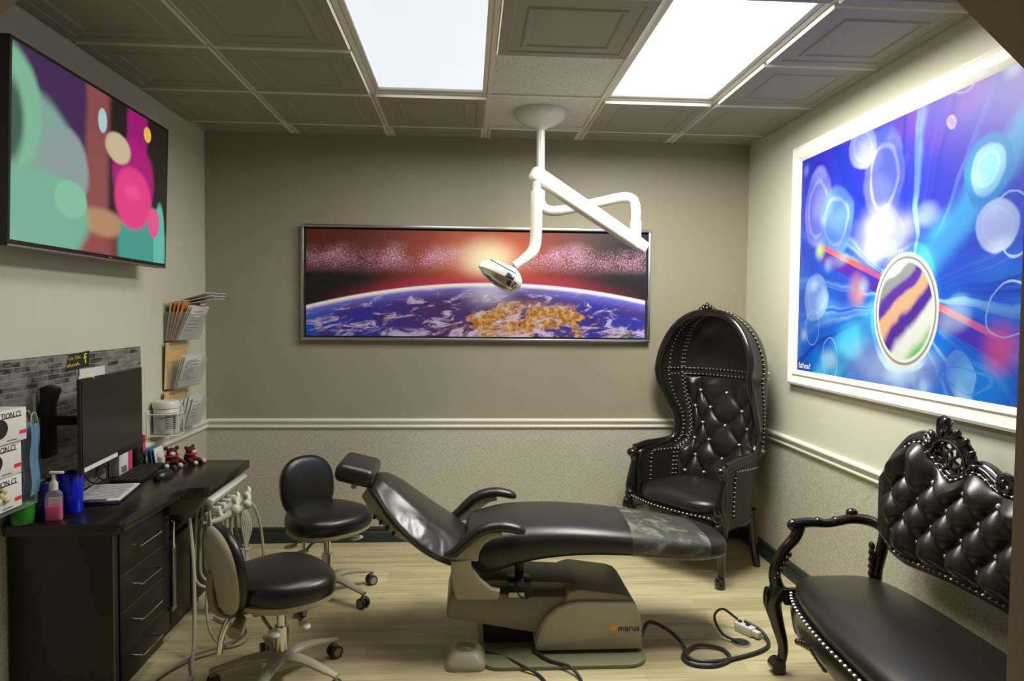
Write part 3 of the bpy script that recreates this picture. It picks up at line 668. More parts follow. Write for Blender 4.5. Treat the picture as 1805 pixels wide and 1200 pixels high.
# ---- cables on the floor
def cable(name, pts, r, mat, label, k=6, owner=None):
    if owner:
        p0 = Vector(owner.location); Ri = Matrix.Rotation(-owner.rotation_euler.z, 3, 'Z')
        return MB().tube([Ri @ (Vector(p) - p0) for p in pts], r, 8, k).build(name, mat, owner)
    o = MB().tube(pts, r, 8, k).build(name, mat); return tag(o, label, 'cable')
cable('power_cord', [(.79, 3.02, .085), (.85, 3.10, .11), (.95, 3.10, .06), (1.00, 3.05, .012), (.965, 2.96, .009), (.99, 2.90, .009), (1.08, 2.885, .009), (1.17, 2.94, .009), (1.165, 3.03, .012), (1.07, 3.06, .016), (.995, 3.00, .016), (.99, 2.93, .018), (1.07, 2.90, .02), (1.20, 2.945, .010), (1.33, 3.00, .010), (1.405, 3.07, .010), (1.405, 3.16, .030), (1.35, 3.22, .05)], .0085, 'cord', '', 7, CHAIR)
t = thing('power_plug', 'white plug adapter lying on the floor at the end of the black cord', 'plug', (1.345, 3.20, 0), math.radians(-60))
MB().box((0, 0, .022), (.10, .045, .044), .008).build('plug_body', 'white_plastic', t); MB().cyl((-.03, 0, .045), (-.03, 0, .05), .010).cyl((.015, 0, .045), (.015, 0, .05), .010).build('socket_hole', 'blackmatte', t); MB().box((.065, 0, .022), (.04, .03, .03), .006).build('plug_cap', 'white_plastic', t)
t = thing('floor_outlet', 'round dark floor outlet beside the white plug', 'floor outlet', (1.285, 3.10, 0))
MB().lathe([(.045, 0), (.045, .004), (.036, .006), (.034, .002), (.01, .002)], n=24).build('ring', 'steel', t); MB().cyl((0, 0, .003), (0, 0, .0045), .033).build('cap', 'blackmatte', t)
cable('lead', [(1.275, 3.10, .006), (1.21, 3.14, .03), (1.20, 3.22, .075), (1.26, 3.27, .09), (1.325, 3.24, .05)], .006, 'cord', '', 6, t)
cable('pedal_cable', [(.07, 3.03, .03), (.16, 3.00, .012), (.24, 2.90, .022), (.31, 2.84, .008), (.34, 2.72, .007), (.30, 2.60, .007)], .0065, 'cord', '', 6, PEDAL)
cable('chair_lead', [(.30, 3.02, .03), (.36, 2.93, .028), (.44, 2.88, .026), (.48, 2.80, .008), (.47, 2.70, .007), (.44, 2.6, .007)], .0065, 'cord', '', 6, CHAIR)

# ------------------------------------------------------------------ operator stools
def stool():
    t = thing('operator_stool', '', 'stool')     # local +y is the direction the stool faces
    col = MB(); col.cyl((0, 0, .085), (0, 0, .235), .030); col.cyl((0, 0, .23), (0, 0, .36), .019); col.build('gas_column', 'chrome', t)
    MB().lathe([(.055, .075), (.058, .085), (.052, .115), (.040, .130), (.034, .135)], n=24).build('base_hub', 'beige', t)
    for k in range(5):
        a = math.radians(90 + 72 * k + 12); dx, dy = math.cos(a), math.sin(a)
        l = MB(); l.tube([(dx * .03, dy * .03, .108), (dx * .12, dy * .12, .108), (dx * .20, dy * .20, .092), (dx * .275, dy * .275, .075)], [.034, .026, .021, .015], 10, 4, fl=.62, upv=(0, 0, 1)); lo = l.build('base_leg', 'beige', t)
        cst = MB(); px, py = dx * .265, dy * .265; qx, qy = -dy, dx
        cst.mat(0); cst.cyl((px, py, .076), (px, py, .042), .008, n=10)
        for s_ in (-1, 1):
            cst.mat(1); cst.cyl((px + qx * s_ * .006, py + qy * s_ * .006, .027), (px + qx * s_ * .024, py + qy * s_ * .024, .027), .027, n=18)
            cst.mat(2); cst.cyl((px + qx * s_ * .0235, py + qy * s_ * .0235, .027), (px + qx * s_ * .0255, py + qy * s_ * .0255, .027), .019, n=16)
        cst.mat(2); cst.tube([(px - qx * .001, py - qy * .001, .052), (px, py, .056)], .014, 10)
        cst.build('caster', ['caster', 'sole', 'caster'], lo)
    pts = []
    for i in range(40):
        a = 2 * PI * i / 40; cs, sn = math.cos(a), math.sin(a)
        rx, ry = .225 + .012 * sn, .205
        pts.append((rx * math.copysign(abs(cs) ** .84, cs) * (1 + .06 * sn), ry * math.copysign(abs(sn) ** .88, sn)))
    s_ = MB(); s_.cushion(pts, .095, .022); 
    for v in s_.v: v.z += .372 + .9 * max(0, -v.y - .02) ** 2 * .8 - .25 * max(0, v.y - .10) ** 2 + .25 * abs(v.x) ** 2 * .5
    s_.build('seat', 'vinyl', t, sharp=70)
    s_ = MB(); s_.loft([[(p[0] * k, p[1] * k, z) for p in pts] for k, z in ((.55, .348), (.85, .356), (.955, .372), (.965, .390), (.90, .40))]); s_.build('seat_pan', 'beige', t)
    MB().box((0, -.03, .335), (.12, .20, .03), .008).build('tilt_mechanism', 'beige_dark', t)
    # backrest leans back a little
    bo = []
    for i in range(40):
        a = 2 * PI * i / 40; cs, sn = math.cos(a), math.sin(a)
        bo.append((.160 * math.copysign(abs(cs) ** .85, cs) * (1 + .06 * sn), .178 * math.copysign(abs(sn) ** .85, sn)))
    rb = (math.radians(-98) + PI, 0, PI)
    def place(mb, off):
        R = Euler((math.radians(82), 0, PI), 'XYZ').to_matrix()
        for v in mb.v:
            w_ = R @ Vector((v.x, v.y, v.z + off)); cv = .55 * v.x * v.x
            w_ += Vector((0, cv, 0)); v.x, v.y, v.z = w_.x, w_.y - .245, w_.z + .548
        return mb
    q = MB(); q.cushion(bo, .055, .012, under=.93); place(q, .0).build('backrest', 'vinyl', t, sharp=70)
    q = MB(); q.loft([[(p[0] * k, p[1] * k, z) for p in bo] for k, z in ((.30, -.030), (.70, -.026), (.90, -.014), (.975, .002), (.975, .014), (.9, .016))]); place(q, 0).build('back_shell', 'beige', t, sharp=60)
    q = MB(); q.tube([(0, -.06, .34), (0, -.20, .335), (0, -.26, .37), (0, -.278, .45), (0, -.272, .52)], .014, 10, 5, fl=1.6, upv=(1, 0, 0)); q.build('back_bar', 'beige_dark', t)
    q = MB(); q.tube([(0, -.20, .34), (0, -.235, .26), (0, -.245, .19)], .0125, 10, 3); q.build('adjuster_rod', 'chrome', t)
    q = MB(); q.tube([(.03, -.17, .318), (.10, -.22, .300)], [.020, .026], 12); q.build('adjuster_knob', 'beige_dark', t)
    for sx, yy in ((1, .02), (1, -.10), (-1, .02)):
        q = MB(); q.mat(0); q.tube([(sx * .05, yy, .33), (sx * .10, yy, .315), (sx * .135, yy + .01, .295)], .007, 8, 3); q.mat(1); q.ell((sx * .165, yy + .012, .288), (.038, .022, .011)); q.build('lever', ['beige_dark', 'white_plastic'], t)
    return t
s1 = stool(); s1.name = 'operator_stool'
s1.location = (-.748, 3.72, 0); s1.rotation_euler = (0, 0, math.radians(-90 + -48))
s1['label'] = 'black operator stool near the wallpapered wall, just left of the dental headrest'; s1['group'] = 'operator stools'
s2 = dup(s1, (-.762, 2.86, 0), math.radians(-55), 'black operator stool in the foreground, beige backrest shell turned to the desk')

for ch in s2.children:
    if ch.name.split('.')[0] in ('backrest', 'back_shell'): ch.location.z -= .03

# ------------------------------------------------------------------ canopy (porter's) chair
CR = math.radians(-57)
t = thing('canopy_chair', 'tall black leather hooded throne chair in the far right corner', 'armchair', (1.250, 4.030, 0), CR)
def sp(x, e): return math.copysign(abs(x) ** e, x)
tab = [(.34, .335, .03, .44), (.45, .338, .02, .46), (.58, .340, .02, .48), (.655, .342, .03, .49), (.675, .340, .10, .495), (.69, .335, .22, .50), (.71, .325, .315, .50), (.75, .315, .350, .505), (.82, .312, .365, .51), (.90, .322, .345, .515), (1.0, .345, .280, .52), (1.10, .358, .230, .52), (1.18, .360, .215, .52)]
def tabz(z):
    if z <= tab[0][0]: return tab[0][1:]
    for a, b_ in zip(tab, tab[1:]):
        if a[0] <= z <= b_[0]:
            f_ = (z - a[0]) / (b_[0] - a[0]); return tuple(p + (q - p) * f_ for p, q in zip(a[1:], b_[1:]))
    return tab[-1][1:]
Z0 = 1.18; HH = .385
def surf(ph, zz, ins=0.0):
    """ph in [-1,1] around the U (left rim, back, right rim); zz height parameter: >Z0 is the dome (elevation 0..1)"""
    if zz <= Z0:
        w_, yf, yb_ = tabz(zz); e = .62
        a = ph * PI / 2
        x = (w_ - ins) * sp(math.sin(a), e); yy = yf + (yb_ - ins * 1.2 - yf) * abs(math.cos(a)) ** e
        return Vector((x, yy, zz))
    el = (zz - Z0) * PI / 2            # 0..1 -> elevation
    w_, yf, yb_ = tab[-1][1:]; a = ph * PI / 2; e = .62 + .38 * min(1, el / 1.0)
    x = (w_ - ins) * sp(math.sin(a), .62) * math.cos(el) ** .9
    yy = yf + .05 * math.sin(el) + (yb_ - ins * 1.2 - yf) * abs(math.cos(a)) ** e * math.cos(el) ** .55 * (1 - .0 * el)
    return Vector((x, yy, Z0 + (HH - ins) * math.sin(el)))
zl = [.34 + (.645 - .34) * i / 5 for i in range(6)] + [.655, .665, .675, .6825, .69, .70, .71, .73] + [.75 + (Z0 - .75) * i / 14 for i in range(15)] + [Z0 + (i + 1) / 16 * .985 for i in range(16)]
phs = [-1 + 2 * i / 56 for i in range(57)]
b = MB(); b.loft([[surf(p, z) for p in phs] for z in zl], closed=False, cap=False); b.build('outer_shell', 'leather2', t, sharp=80)
# lining with diamond tufting on the seat back
def tuft(u_, v_, lo=-99, hi=99):
    if v_ > hi or v_ < lo:
        k_ = hi if v_ > hi else lo; return (abs(math.sin(PI * (u_ + k_) / 2)) ** 2) ** .42
    a = abs(math.sin(PI * (u_ + v_) / 2)); c_ = abs(math.sin(PI * (u_ - v_) / 2)); return (a * c_) ** .42
b = MB(); zi = [.40 + (Z0 - .40) * i / 90 for i in range(91)] + [Z0 + (i + 1) / 22 * .98 for i in range(22)]
ph2 = [-1 + 2 * i / 150 for i in range(151)]
rows = []
for z in zi:
    row = []
    for p in ph2:
        q = surf(p, z, .035)
        if z <= 1.135 and abs(p) < .585:
            edge = min(1, (.585 - abs(p)) / .07) ** .6 * min(1, (1.135 - z) / .05) ** .6
            nrm = Vector((-sp(math.sin(p * PI / 2), 1) * .8, -math.cos(p * PI / 2), 0)).normalized()
            q += nrm * (.034 * tuft(p / .15, (z - .62) / .105, -1, 4) - .002) * edge
        elif z <= 1.14:
            e_ = min(1, (abs(p) - .60) / .05) * min(1, max(0, (1 - abs(p)) / .08)); q += Vector((-math.copysign(1, p), 0, 0)) * .012 * e_
        row.append(q)
    rows.append(row)
b.loft(rows, closed=False, cap=False); b.build('lining', 'leather2', t, sharp=80)
for i in range(-3, 4):
    for j in range(-1, 5):
        if (i + j) % 2 == 0 and abs(i * .15) < .54:
            z = .62 + j * .105
            p = i * .15; q = surf(p, z, .035); nrm = Vector((-math.sin(p * PI / 2) * .8, -math.cos(p * PI / 2), 0)).normalized(); q = q + nrm * .006
            MB().ell(q, .010, nu=10, nv=6).build('tuft_button', 'crystal', t)
def rimpt(i, ins=0.0, off=0.0):
    pass
def rim_curve(ins=.0):
    L = [surf(-1, z, ins) for z in zl]; Rr = [surf(1, z, ins) for z in zl[::-1]]
    return L + [Vector((0, surf(0.999, zl[-1]).y, Z0 + HH - ins))] + Rr
b = MB(); b.tube(rim_curve(.016), .026, 10); b.build('rim_frame', 'wood', t, sharp=70)
# seams with nailheads
def trimstrip(P, par, gap=.026, r_=.0062):
    q = MB(); q.tube(P, .0034, 5); q.cur = 1; q.beads(P, gap, r_); q.build('nailhead_trim', ['wood', 'nail'], par, sharp=80)
def strip(fn, n=60, r_=.0062, gap=.027):
    trimstrip([fn(i / n) for i in range(n + 1)], t, gap, r_)
    
def inn(p, z, d=.05): return surf(p, z, d)
for p in (-.655, -.605): strip(lambda s_, p=p: inn(p, .46 + (1.16 - .46) * s_, .049)); strip(lambda s_, p=p: inn(p, Z0 + .97 * s_, .037), 40)
for z in (1.145, 1.185): strip(lambda s_, z=z: inn(-.95 + 1.9 * s_, z, .040), 90)
strip(lambda s_: inn(-.93, .70 + (Z0 - .70) * s_, .048)); strip(lambda s_: inn(.93, .70 + (Z0 - .70) * s_, .048))
strip(lambda s_: inn(-.90, Z0 + .9 * s_, .037)); strip(lambda s_: inn(.90, Z0 + .9 * s_, .037))
strip(lambda s_: inn(-.95 + .34 * s_, .66, .047), 20)
strip(lambda s_: inn(-.95, .44 + .22 * s_, .047), 20); strip(lambda s_: inn(-.95 + .30 * s_, .74, .048), 20)
for z in (1.155, 1.200): strip(lambda s_, z=z: surf(-.80 + 1.6 * s_, z, -.003), 90)
for sg in (-1, 1):
    strip(lambda s_: surf(sg * .90, .72 + (Z0 - .72) * s_, -.003)); strip(lambda s_: surf(sg * .86, Z0 + .9 * s_, -.003))
    strip(lambda s_: surf(sg * (.97 - .5 * s_), .645 - .02 * s_, -.003), 30); strip(lambda s_: surf(sg * .965, .38 + .25 * s_, -.003), 20)
    strip(lambda s_: surf(sg * (.9 - .6 * s_), .72, -.003), 40)
# seat
so = []
for i in range(44):
    a = 2 * PI * i / 44; cs, sn = math.cos(a), math.sin(a); so.append((.315 * sp(cs, .5), .20 + .235 * sp(sn, .55) - (.045 * (1 - (cs) ** 2) if sn < 0 else 0)))
b = MB(); b.cushion(so, .10, .035, c=(0, 0, .375)); b.build('seat_cushion', 'leather2', t, sharp=70)
b = MB()
fr = [(-.31 + .62 * i / 24, -.045 - .055 * (1 - (2 * i / 24 - 1) ** 2), .0) for i in range(25)]
lowz = [.325 - .03 * math.cos(4 * PI * i / 24) * (1 - abs(2 * i / 24 - 1) * .4) for i in range(25)]
b.loft([[(p[0], p[1], lz), (p[0], p[1] - .012, lz + .03), (p[0], p[1] - .008, .385), (p[0], p[1] + .03, .395), (p[0], p[1] + .03, lz)] for p, lz in zip(fr, lowz)])
for k in range(5): b.ell((-.10 + .05 * k, -.112 + .01 * abs(k - 2), .345 - .008 * abs(k - 2)), (.026, .012, .02), rot=(0, .5 * (k - 2), 0), nu=10, nv=6)
b.build('front_apron', 'wood', t)
trimstrip([(p[0], p[1] - .012, .395) for p in fr], t)
b = MB(); b.loft([[surf(p, z) for p in phs] for z in (.31, .345)], closed=False, cap=False); b.loft([[surf(p, z, .03) for p in phs] for z in (.31, .345)], closed=False, cap=False); b.tube([surf(p, .325, .008) for p in phs], .018, 8); b.build('seat_rail', 'wood', t)
def carve_post(sg):
    q = MB(); x = sg * .335
    q.tube([(x, .0, .37), (x, -.035, .44), (x, -.025, .53), (x, .0, .60), (x, -.01, .655), (x, .01, .685)], [.030, .034, .024, .026, .032, .02], 12, 5)
    q.tube([(x, .0, .685), (x * .985, .10, .70), (x * .97, .20, .705), (x * .95, .30, .715)], [.026, .028, .024, .02], 10, 4)
    q.ell((x, -.045, .47), (.026, .016, .055)); q.ell((x, -.052, .40), (.030, .018, .03)); q.ell((x, -.03, .66), (.034, .030, .028))
    q.build('arm_post', 'wood', t)
    q = MB(); q.tube([(x, .0, .40), (x * 1.04, -.035, .33), (x * 1.03, -.030, .24), (x * 1.0, -.005, .14), (x * 1.0, -.005, .06), (x * 1.02, -.02, .02), (x * 1.02, -.022, .0)], [.036, .042, .034, .024, .021, .030, .022], 12, 5)
    q.ell((x * 1.04, -.066, .33), (.022, .014, .04)); q.ell((x * 1.02, -.042, .04), (.018, .012, .03)); q.build('leg', 'wood', t)
    q = MB(); q.tube([(sg * .24, .40, .36), (sg * .245, .42, .24), (sg * .25, .43, .12), (sg * .255, .46, .0)], [.034, .028, .024, .022], 10, 4); q.build('leg', 'wood', t)
carve_post(-1); carve_post(1)
b = MB(); rt = Vector((0, surf(.999, zl[-1]).y, Z0 + HH))
for k in range(-2, 3): b.ell(rt + Vector((k * .022, -.008, .018 - abs(k) * .009)), (.015, .016, .030 - abs(k) * .005), rot=(0, .35 * k, 0), nu=10, nv=6)
b.ell(rt + Vector((0, -.014, .008)), (.02, .014, .018), nu=10, nv=6); b.build('crest_carving', 'wood', t)

# ------------------------------------------------------------------ settee
t = thing('settee', 'black carved rococo settee with tufted leather back under the mural', 'sofa', (1.55, 2.02, 0))
SX = .20     # plane of the back
outl = [(.74, .62), (.765, .70), (.770, .78), (.755, .86), (.715, .93), (.65, 1.00), (.58, 1.055), (.50, 1.075), (.44, 1.03), (.38, .985), (.33, .965), (.28, .985), (.22, 1.02), (.17, 1.015), (.10, .985), (.0, .98)]
outl = [(a * .965, z) for a, z in outl]
half = spline([(0, a, z) for a, z in outl], 5)
bot = spline([(0, .0, .605), (0, .25, .600), (0, .45, .585), (0, .58, .575), (0, .665, .59), (0, .712, .62)], 4)
lft = [(p.y, p.z) for p in bot] + [(p.y, p.z) for p in half[1:]]
full = lft + [(-a, z) for a, z in lft[-2:0:-1]]
# per-column top and bottom for the tufted cushion
def ext(yq):
    zs = []
    n = len(full)
    for i in range(n):
        a, c_ = full[i], full[(i + 1) % n]
        if (a[0] - yq) * (c_[0] - yq) <= 0 and a[0] != c_[0]: zs.append(a[1] + (c_[1] - a[1]) * (yq - a[0]) / (c_[0] - a[0]))
    return (min(zs), max(zs)) if len(zs) > 1 else (.78, .78)
b = MB(); NU, NV = 220, 60
def backpt(u_, v_):
    yq = (-.728 + 1.456 * u_); zb, zt = ext(yq); zt -= .012; zb += .012; z = zb + (zt - zb) * v_
    dd = min(v_, 1 - v_) * (zt - zb); de = min(dd, (.738 - abs(yq)) * .9); soft = min(1, max(0, de / .05)) ** .5
    return Vector((SX - .014 - .052 * soft - .060 * (tuft(yq / .078, (z - .68) / .082, 0, 3) - .6) * min(1, max(0, de / .06)) * min(1, max(0, (.66 - abs(yq)) / .05)), yq, z))
b.grid(backpt, NU, NV); b.build('back_cushion', 'leather2', t, sharp=85)
for i in range(-8, 9):
    for j in range(0, 4):
        if (i + j) % 2 == 0:
            yq, z = i * .078, .68 + j * .082; MB().ell((SX - .040, yq, z), .010, nu=10, nv=6).build('tuft_button', 'crystal', t)
b = MB(); b.tube([(SX, a, z) for a, z in full], .026, 10, closed=True); b.tube([(SX - .022, a * .985, z) for a, z in full], .010, 8, closed=True)
b.prism([(a, z) for a, z in full[::3]], 'x', SX + .004, SX + .018); fo = b.build('back_frame', 'wood', t, sharp=70)
q = [(SX - .036, a * .968, .78 + (z - .78) * .945) for a, z in full]; trimstrip(q + q[:1], t, .030, .0062)
def scroll(mb, cy, cz, r0, turns, a0, sg=1, rr=.013, x=SX - .03):
    P = []
    for i in range(int(24 * turns) + 1):
        a = a0 + sg * i / 24 * 2 * PI; q = r0 * (1 - .75 * i / (24 * turns)); P.append((x, cy + q * math.cos(a), cz + q * math.sin(a)))
    mb.tube(P, [rr, rr * .7], 8); mb.ell(P[-1], rr * 1.15, nu=10, nv=6)
for sg in (1, -1):
    q = MB(); cy, cz = sg * .335, 1.005
    q.tube([(SX - .02, cy + .115 * math.cos(a), cz + .105 * math.sin(a)) for a in [2 * PI * i / 28 for i in range(28)]], .017, 8, closed=True)
    q.tube([(SX - .034, cy + .094 * math.cos(a), cz + .086 * math.sin(a)) for a in [2 * PI * i / 28 for i in range(28)]], .007, 6, closed=True)
    for k in range(-2, 3):
        for d_ in (1, -1):
            c0 = k * .034; L = math.sqrt(max(0, .088 ** 2 - c0 ** 2)); s2_ = .7071
            p0 = ((c0 - L * 1) * s2_, (c0 + L) * s2_); p1 = ((c0 + L) * s2_, (c0 - L) * s2_)
            if d_ < 0: p0, p1 = (p0[0], -p0[1]), (p1[0], -p1[1])
            q.tube([(SX - .024 + (.006 if (i_ % 2) == (d_ > 0) else -.006), cy + p0[0] + (p1[0] - p0[0]) * i_ / 6, cz + p0[1] + (p1[1] - p0[1]) * i_ / 6) for i_ in range(7)], .0062, 6)
    for i in range(9):
        a = PI * (.05 + .9 * i / 8); q.ell((SX - .03, cy + .128 * math.cos(a), cz + .122 * math.sin(a)), (.014, .013, .024), rot=(a - PI / 2, 0, 0), nu=10, nv=6)
    scroll(q, cy + sg * .02, cz + .140, .034, 1.3, -PI / 2, sg); scroll(q, cy - sg * .13, cz - .02, .032, 1.2, PI / 2, -sg); scroll(q, cy + sg * .12, cz + .01, .030, 1.2, PI / 2, sg)
    q.ell((SX - .03, cy + sg * .01, cz + .150), (.02, .018, .022), nu=10, nv=6)
    for i in range(9):   # leaf carving running down the shoulder
        f_ = i / 8; yq = sg * (.46 + .22 * f_); z = ext(abs(yq))[1] - .004; q.ell((SX - .018, yq, z), (.012, .030, .011), rot=(sg * (-.7 - .4 * f_), 0, 0), nu=10, nv=6)
    q.build('crest_carving', 'wood', t)
q = MB(); scroll(q, .065, .995, .036, 1.3, PI, -1, .015); scroll(q, -.065, .995, .036, 1.3, 0, 1, .015)
for k in range(-3, 4): q.ell((SX - .03, k * .014, 1.008 - abs(k) * .006), (.014, .008, .032 - abs(k) * .003), rot=(-.3 * k, 0, 0), nu=10, nv=6)
q.build('center_carving', 'wood', t)
# seat
so = []
N = 72
for i in range(N):
    a = 2 * PI * i / N; cs, sn = math.cos(a), math.sin(a); yy = .80 * sp(sn, .42); xx = .215 * sp(cs, .42)
    if cs < 0: xx -= .085 * (1 - (yy / .80) ** 2)
    so.append((xx + .005, yy))
b = MB(); b.cushion(so, .085, .03, c=(0, 0, .365)); b.build('seat_cushion', 'leather2', t, sharp=70)
fr = [(p[0] - .008, p[1]) for p in so if p[0] < -.18]
fr.sort(key=lambda p: p[1])
b = MB(); n_ = len(fr)
b.loft([[(p[0] + .03, p[1], .30), (p[0] - .004, p[1], .275 + .03 * abs(math.sin(p[1] * 5.2))), (p[0] - .012, p[1], .33), (p[0] - .004, p[1], .372), (p[0] + .03, p[1], .380)] for p in fr])
for sx in (.20,): b.box((sx, 0, .34), (.03, 1.5, .07), .006)
for sy in (-.795, .795): b.box((0, sy, .34), (.40, .03, .07), .006)
for k in range(-5, 6):
    for c0 in (.0, .40, -.40): b.ell((-.30 + .09 * (c0 / .775) ** 2 - .006, c0 + k * .020, .318 - .006 * abs(k)), (.013, .013, .021 - .0012 * abs(k)), rot=(.25 * k, 0, 0), nu=10, nv=6)
b.build('seat_rail', 'wood', t)
trimstrip([(p[0] - .010, p[1], .388) for p in fr], t, .030, .0066)
for sg in (1, -1):
    q = MB(); yq = sg * .815
    q.tube([(-.215, yq, .36), (-.232, yq * 1.005, .43), (-.205, yq, .52), (-.150, yq, .585), (-.130, yq, .635)], [.030, .026, .022, .024, .026], 10, 5)
    q.tube([(-.155, yq, .645), (-.09, yq, .652), (.0, yq, .648), (.09, yq * .99, .668), (.16, yq * .97, .665), (SX, yq * .92, .645)], [.024, .022, .019, .022, .024, .02], 10, 5)
    for cx_, cz_, r_ in ((-.155, .640, .030), (-.05, .658, .02), (.03, .660, .02), (.10, .690, .026)): q.ell((cx_, yq, cz_), (r_, .022, r_ * .85), nu=12, nv=8)
    for k in range(6): q.ell((-.24 + .012 * k, yq - sg * .018, .41 + .022 * k), (.010, .012, .014), nu=8, nv=6)
    q.build('arm', 'wood', t)
    q = MB(); q.tube([(.19, yq * .955, .37), (.195, yq * .95, .46), (.20, yq * .925, .55), (.20, yq * .90, .64)], [.026, .022, .024, .022], 10, 4)
    for k in range(5): q.ell((.168, yq * .95, .44 + .03 * k), (.012, .016, .02), nu=8, nv=6)
    q.build('back_post', 'wood', t)
    q = MB(); q.tube([(-.205, yq, .38), (-.235, yq * 1.01, .31), (-.215, yq * 1.01, .22), (-.190, yq, .12), (-.195, yq, .05), (-.215, yq, .018)], [.040, .038, .028, .022, .020, .018], 12, 5)
    q.tube([(-.215, yq - .026, .035), (-.215, yq + .026, .035)], .030, 14); q.box((-.205, yq, .012), (.05, .045, .024), .008); q.ell((-.268, yq, .33), (.014, .018, .05), nu=10, nv=6); q.build('leg', 'wood', t)
    q = MB(); q.tube([(.19, yq * .95, .36), (.20, yq * .95, .22), (.215, yq * .96, .10), (.245, yq * .97, .0)], [.030, .025, .021, .019], 10, 4); q.build('leg', 'wood', t)

# ------------------------------------------------------------------ desk : worktop and cabinets
CT = .742
wp = [(XL + .010, 2.605), (-1.31, 2.605), (-1.292, 2.611), (-1.281, 2.625), (-1.277, 2.65), (-1.270, 3.075), (-1.262, 3.105), (-1.24, 3.125), (-1.185, 3.135), (-1.165, 3.145), (-1.156, 3.165), (-1.155, 3.72), (XL + .002, 3.72), (XL + .010, 3.60)]
o = MB().prism(wp, 'z', CT - .045, CT, .004).build('worktop', 'worktop'); tag(o, 'black stone-look worktop with a stepped front edge along the left wall', 'worktop')
t = thing('drawer_cabinet', 'dark wood drawer cabinet with four drawers under the near end of worktop', 'cabinet', (-1.50, 2.87, 0))
def K(x, y, z): return (x + 1.50, y - 2.87, z)
b = MB(); b.box(K(-1.52, 2.87, .385), (.36, .37, .62)); b.box(K(-1.54, 2.87, .0375), (.30, .36, .075)); b.build('body', 'laminate', t)
b = MB(); b.box(K((XL - 1.312) / 2 + .004, 2.645, .348), (-1.312 - XL - .008, .020, .692), .001); b.box(K(-1.52, 2.672, .385), (.36, .034, .60)); b.build('end_panel', 'laminate', t)
b = MB(); b.box(K(-1.316, 2.6335, .348), (.006, .003, .688)); b.build('edging', 'edge', t)
zs_ = [.692, .512, .370, .225, .075]
for k in range(4):
    za, zb = zs_[k + 1] + .002, zs_[k] - .002
    f_ = MB().box(K(-1.330, 2.87, (za + zb) / 2), (.020, .366, zb - za), .0015).build('drawer', 'laminate', t)
    MB().box(K(-1.3205, 2.87, zb - .0005), (.003, .364, .0025)).build('edging', 'edge', f_)
    hz_ = (za + zb) / 2 + (.0 if k else -.005)
    MB().tube([K(-1.322, 2.80, hz_), K(-1.295, 2.80, hz_), K(-1.290, 2.805, hz_), K(-1.290, 2.975, hz_), K(-1.295, 2.98, hz_), K(-1.322, 2.98, hz_)], .0042, 8).build('handle', 'chrome', f_)
t = thing('base_cabinet', 'dark wood cabinet with a door, far end of worktop', 'cabinet', (-1.52, 3.38, 0))
def K2(x, y, z): return (x + 1.52, y - 3.38, z)
MB().box(K2(-1.53, 3.38, .295), (.33, .63, .44)).box(K2(-1.59, 3.38, .60), (.20, .63, .19)).box(K2(-1.55, 3.38, .0375), (.28, .60, .075)).build('body', 'laminate', t)
d_ = MB().box(K2(-1.355, 3.125, .385), (.018, .12, .60), .0015).box(K2(-1.355, 3.305, .285), (.018, .22, .40), .0015).build('door', 'laminate', t)
MB().tube([K2(-1.346, 3.12, .60), K2(-1.305, 3.12, .60), K2(-1.300, 3.12, .595), K2(-1.300, 3.12, .475), K2(-1.305, 3.12, .47), K2(-1.346, 3.12, .47)], .0045, 8).build('handle', 'chrome', d_)
MB().box(K2(-1.340, 3.215, .31), (.010, .03, .30), .002).box(K2(-1.338, 3.205, .17), (.012, .05, .02), .002).build('kick_plate', 'steel', d_)
MB().box(K2(-1.355, 3.56, .285), (.018, .26, .40), .0015).build('filler_panel', 'laminate', t)
# delivery unit
t = UNIT = thing('delivery_unit', 'ivory dental delivery unit with handpieces hanging below the worktop step', 'dental delivery unit', (-1.365, 3.46, 0))
def U(x, y, z): return (x + 1.25, y - 3.46, z)
b = MB(); b.prism([(-1.36 + 1.25, .690), (-1.09 + 1.25, .690), (-1.082 + 1.25, .680), (-1.088 + 1.25, .650), (-1.12 + 1.25, .615), (-1.16 + 1.25, .60), (-1.36 + 1.25, .60)], 'y', -.26, .26, .004); b.build('housing', 'beige_dark', t)
b = MB(); b.box(U(-1.075, 3.46, .658), (.055, .50, .034), .006, rot=(0, math.radians(28), 0)); b.build('control_strip', 'lampwhite', t)
MB().box(U(-1.054, 3.46, .650), (.0015, .045, .010), rot=(0, math.radians(28), 0)).build('control_label', 'ink', t)
for i in range(4):
    yy = 3.32 + .068 * i
    h_ = MB(); h_.tube([U(-1.09, yy, .60), U(-1.055, yy, .575), U(-1.035, yy, .54)], .012, 8); h_.box(U(-1.075, yy, .590), (.05, .03, .03), .006); h_.build('holder', 'lampwhite', t)
    jz = (.0, .022, -.012, .014)[i]; jx = (.0, -.018, .012, -.008)[i]
    h_ = MB(); h_.tube([U(-1.12, yy - .03, .535), U(-1.07, yy - .015, .538), U(-1.02, yy + .01, .560), U(-.985, yy + .03, .600), U(-.99, yy + .035, .625)], [.008, .014, .017, .014, .007], 10, 4)
    h_.ell(U(-.99, yy + .02, .58), (.024, .018, .028), rot=(.3 * i, .5, 0))
    for v_ in h_.v: v_.z += jz; v_.x += jx
    h_.build('handpiece', 'offwhite', t)
    h_ = MB(); q = .06 * i
    h_.tube([U(-1.05, yy, .54), U(-1.05, yy + .01, .44), U(-1.06 + .01 * i, yy + .02, .32), U(-1.09, yy + .03, .24), U(-1.13, yy + .02, .21), U(-1.17, yy, .26), U(-1.17, yy, .42), U(-1.16, yy, .60)], .0075, 8, 5); h_.build('tubing', 'tube', t)
h_ = MB()
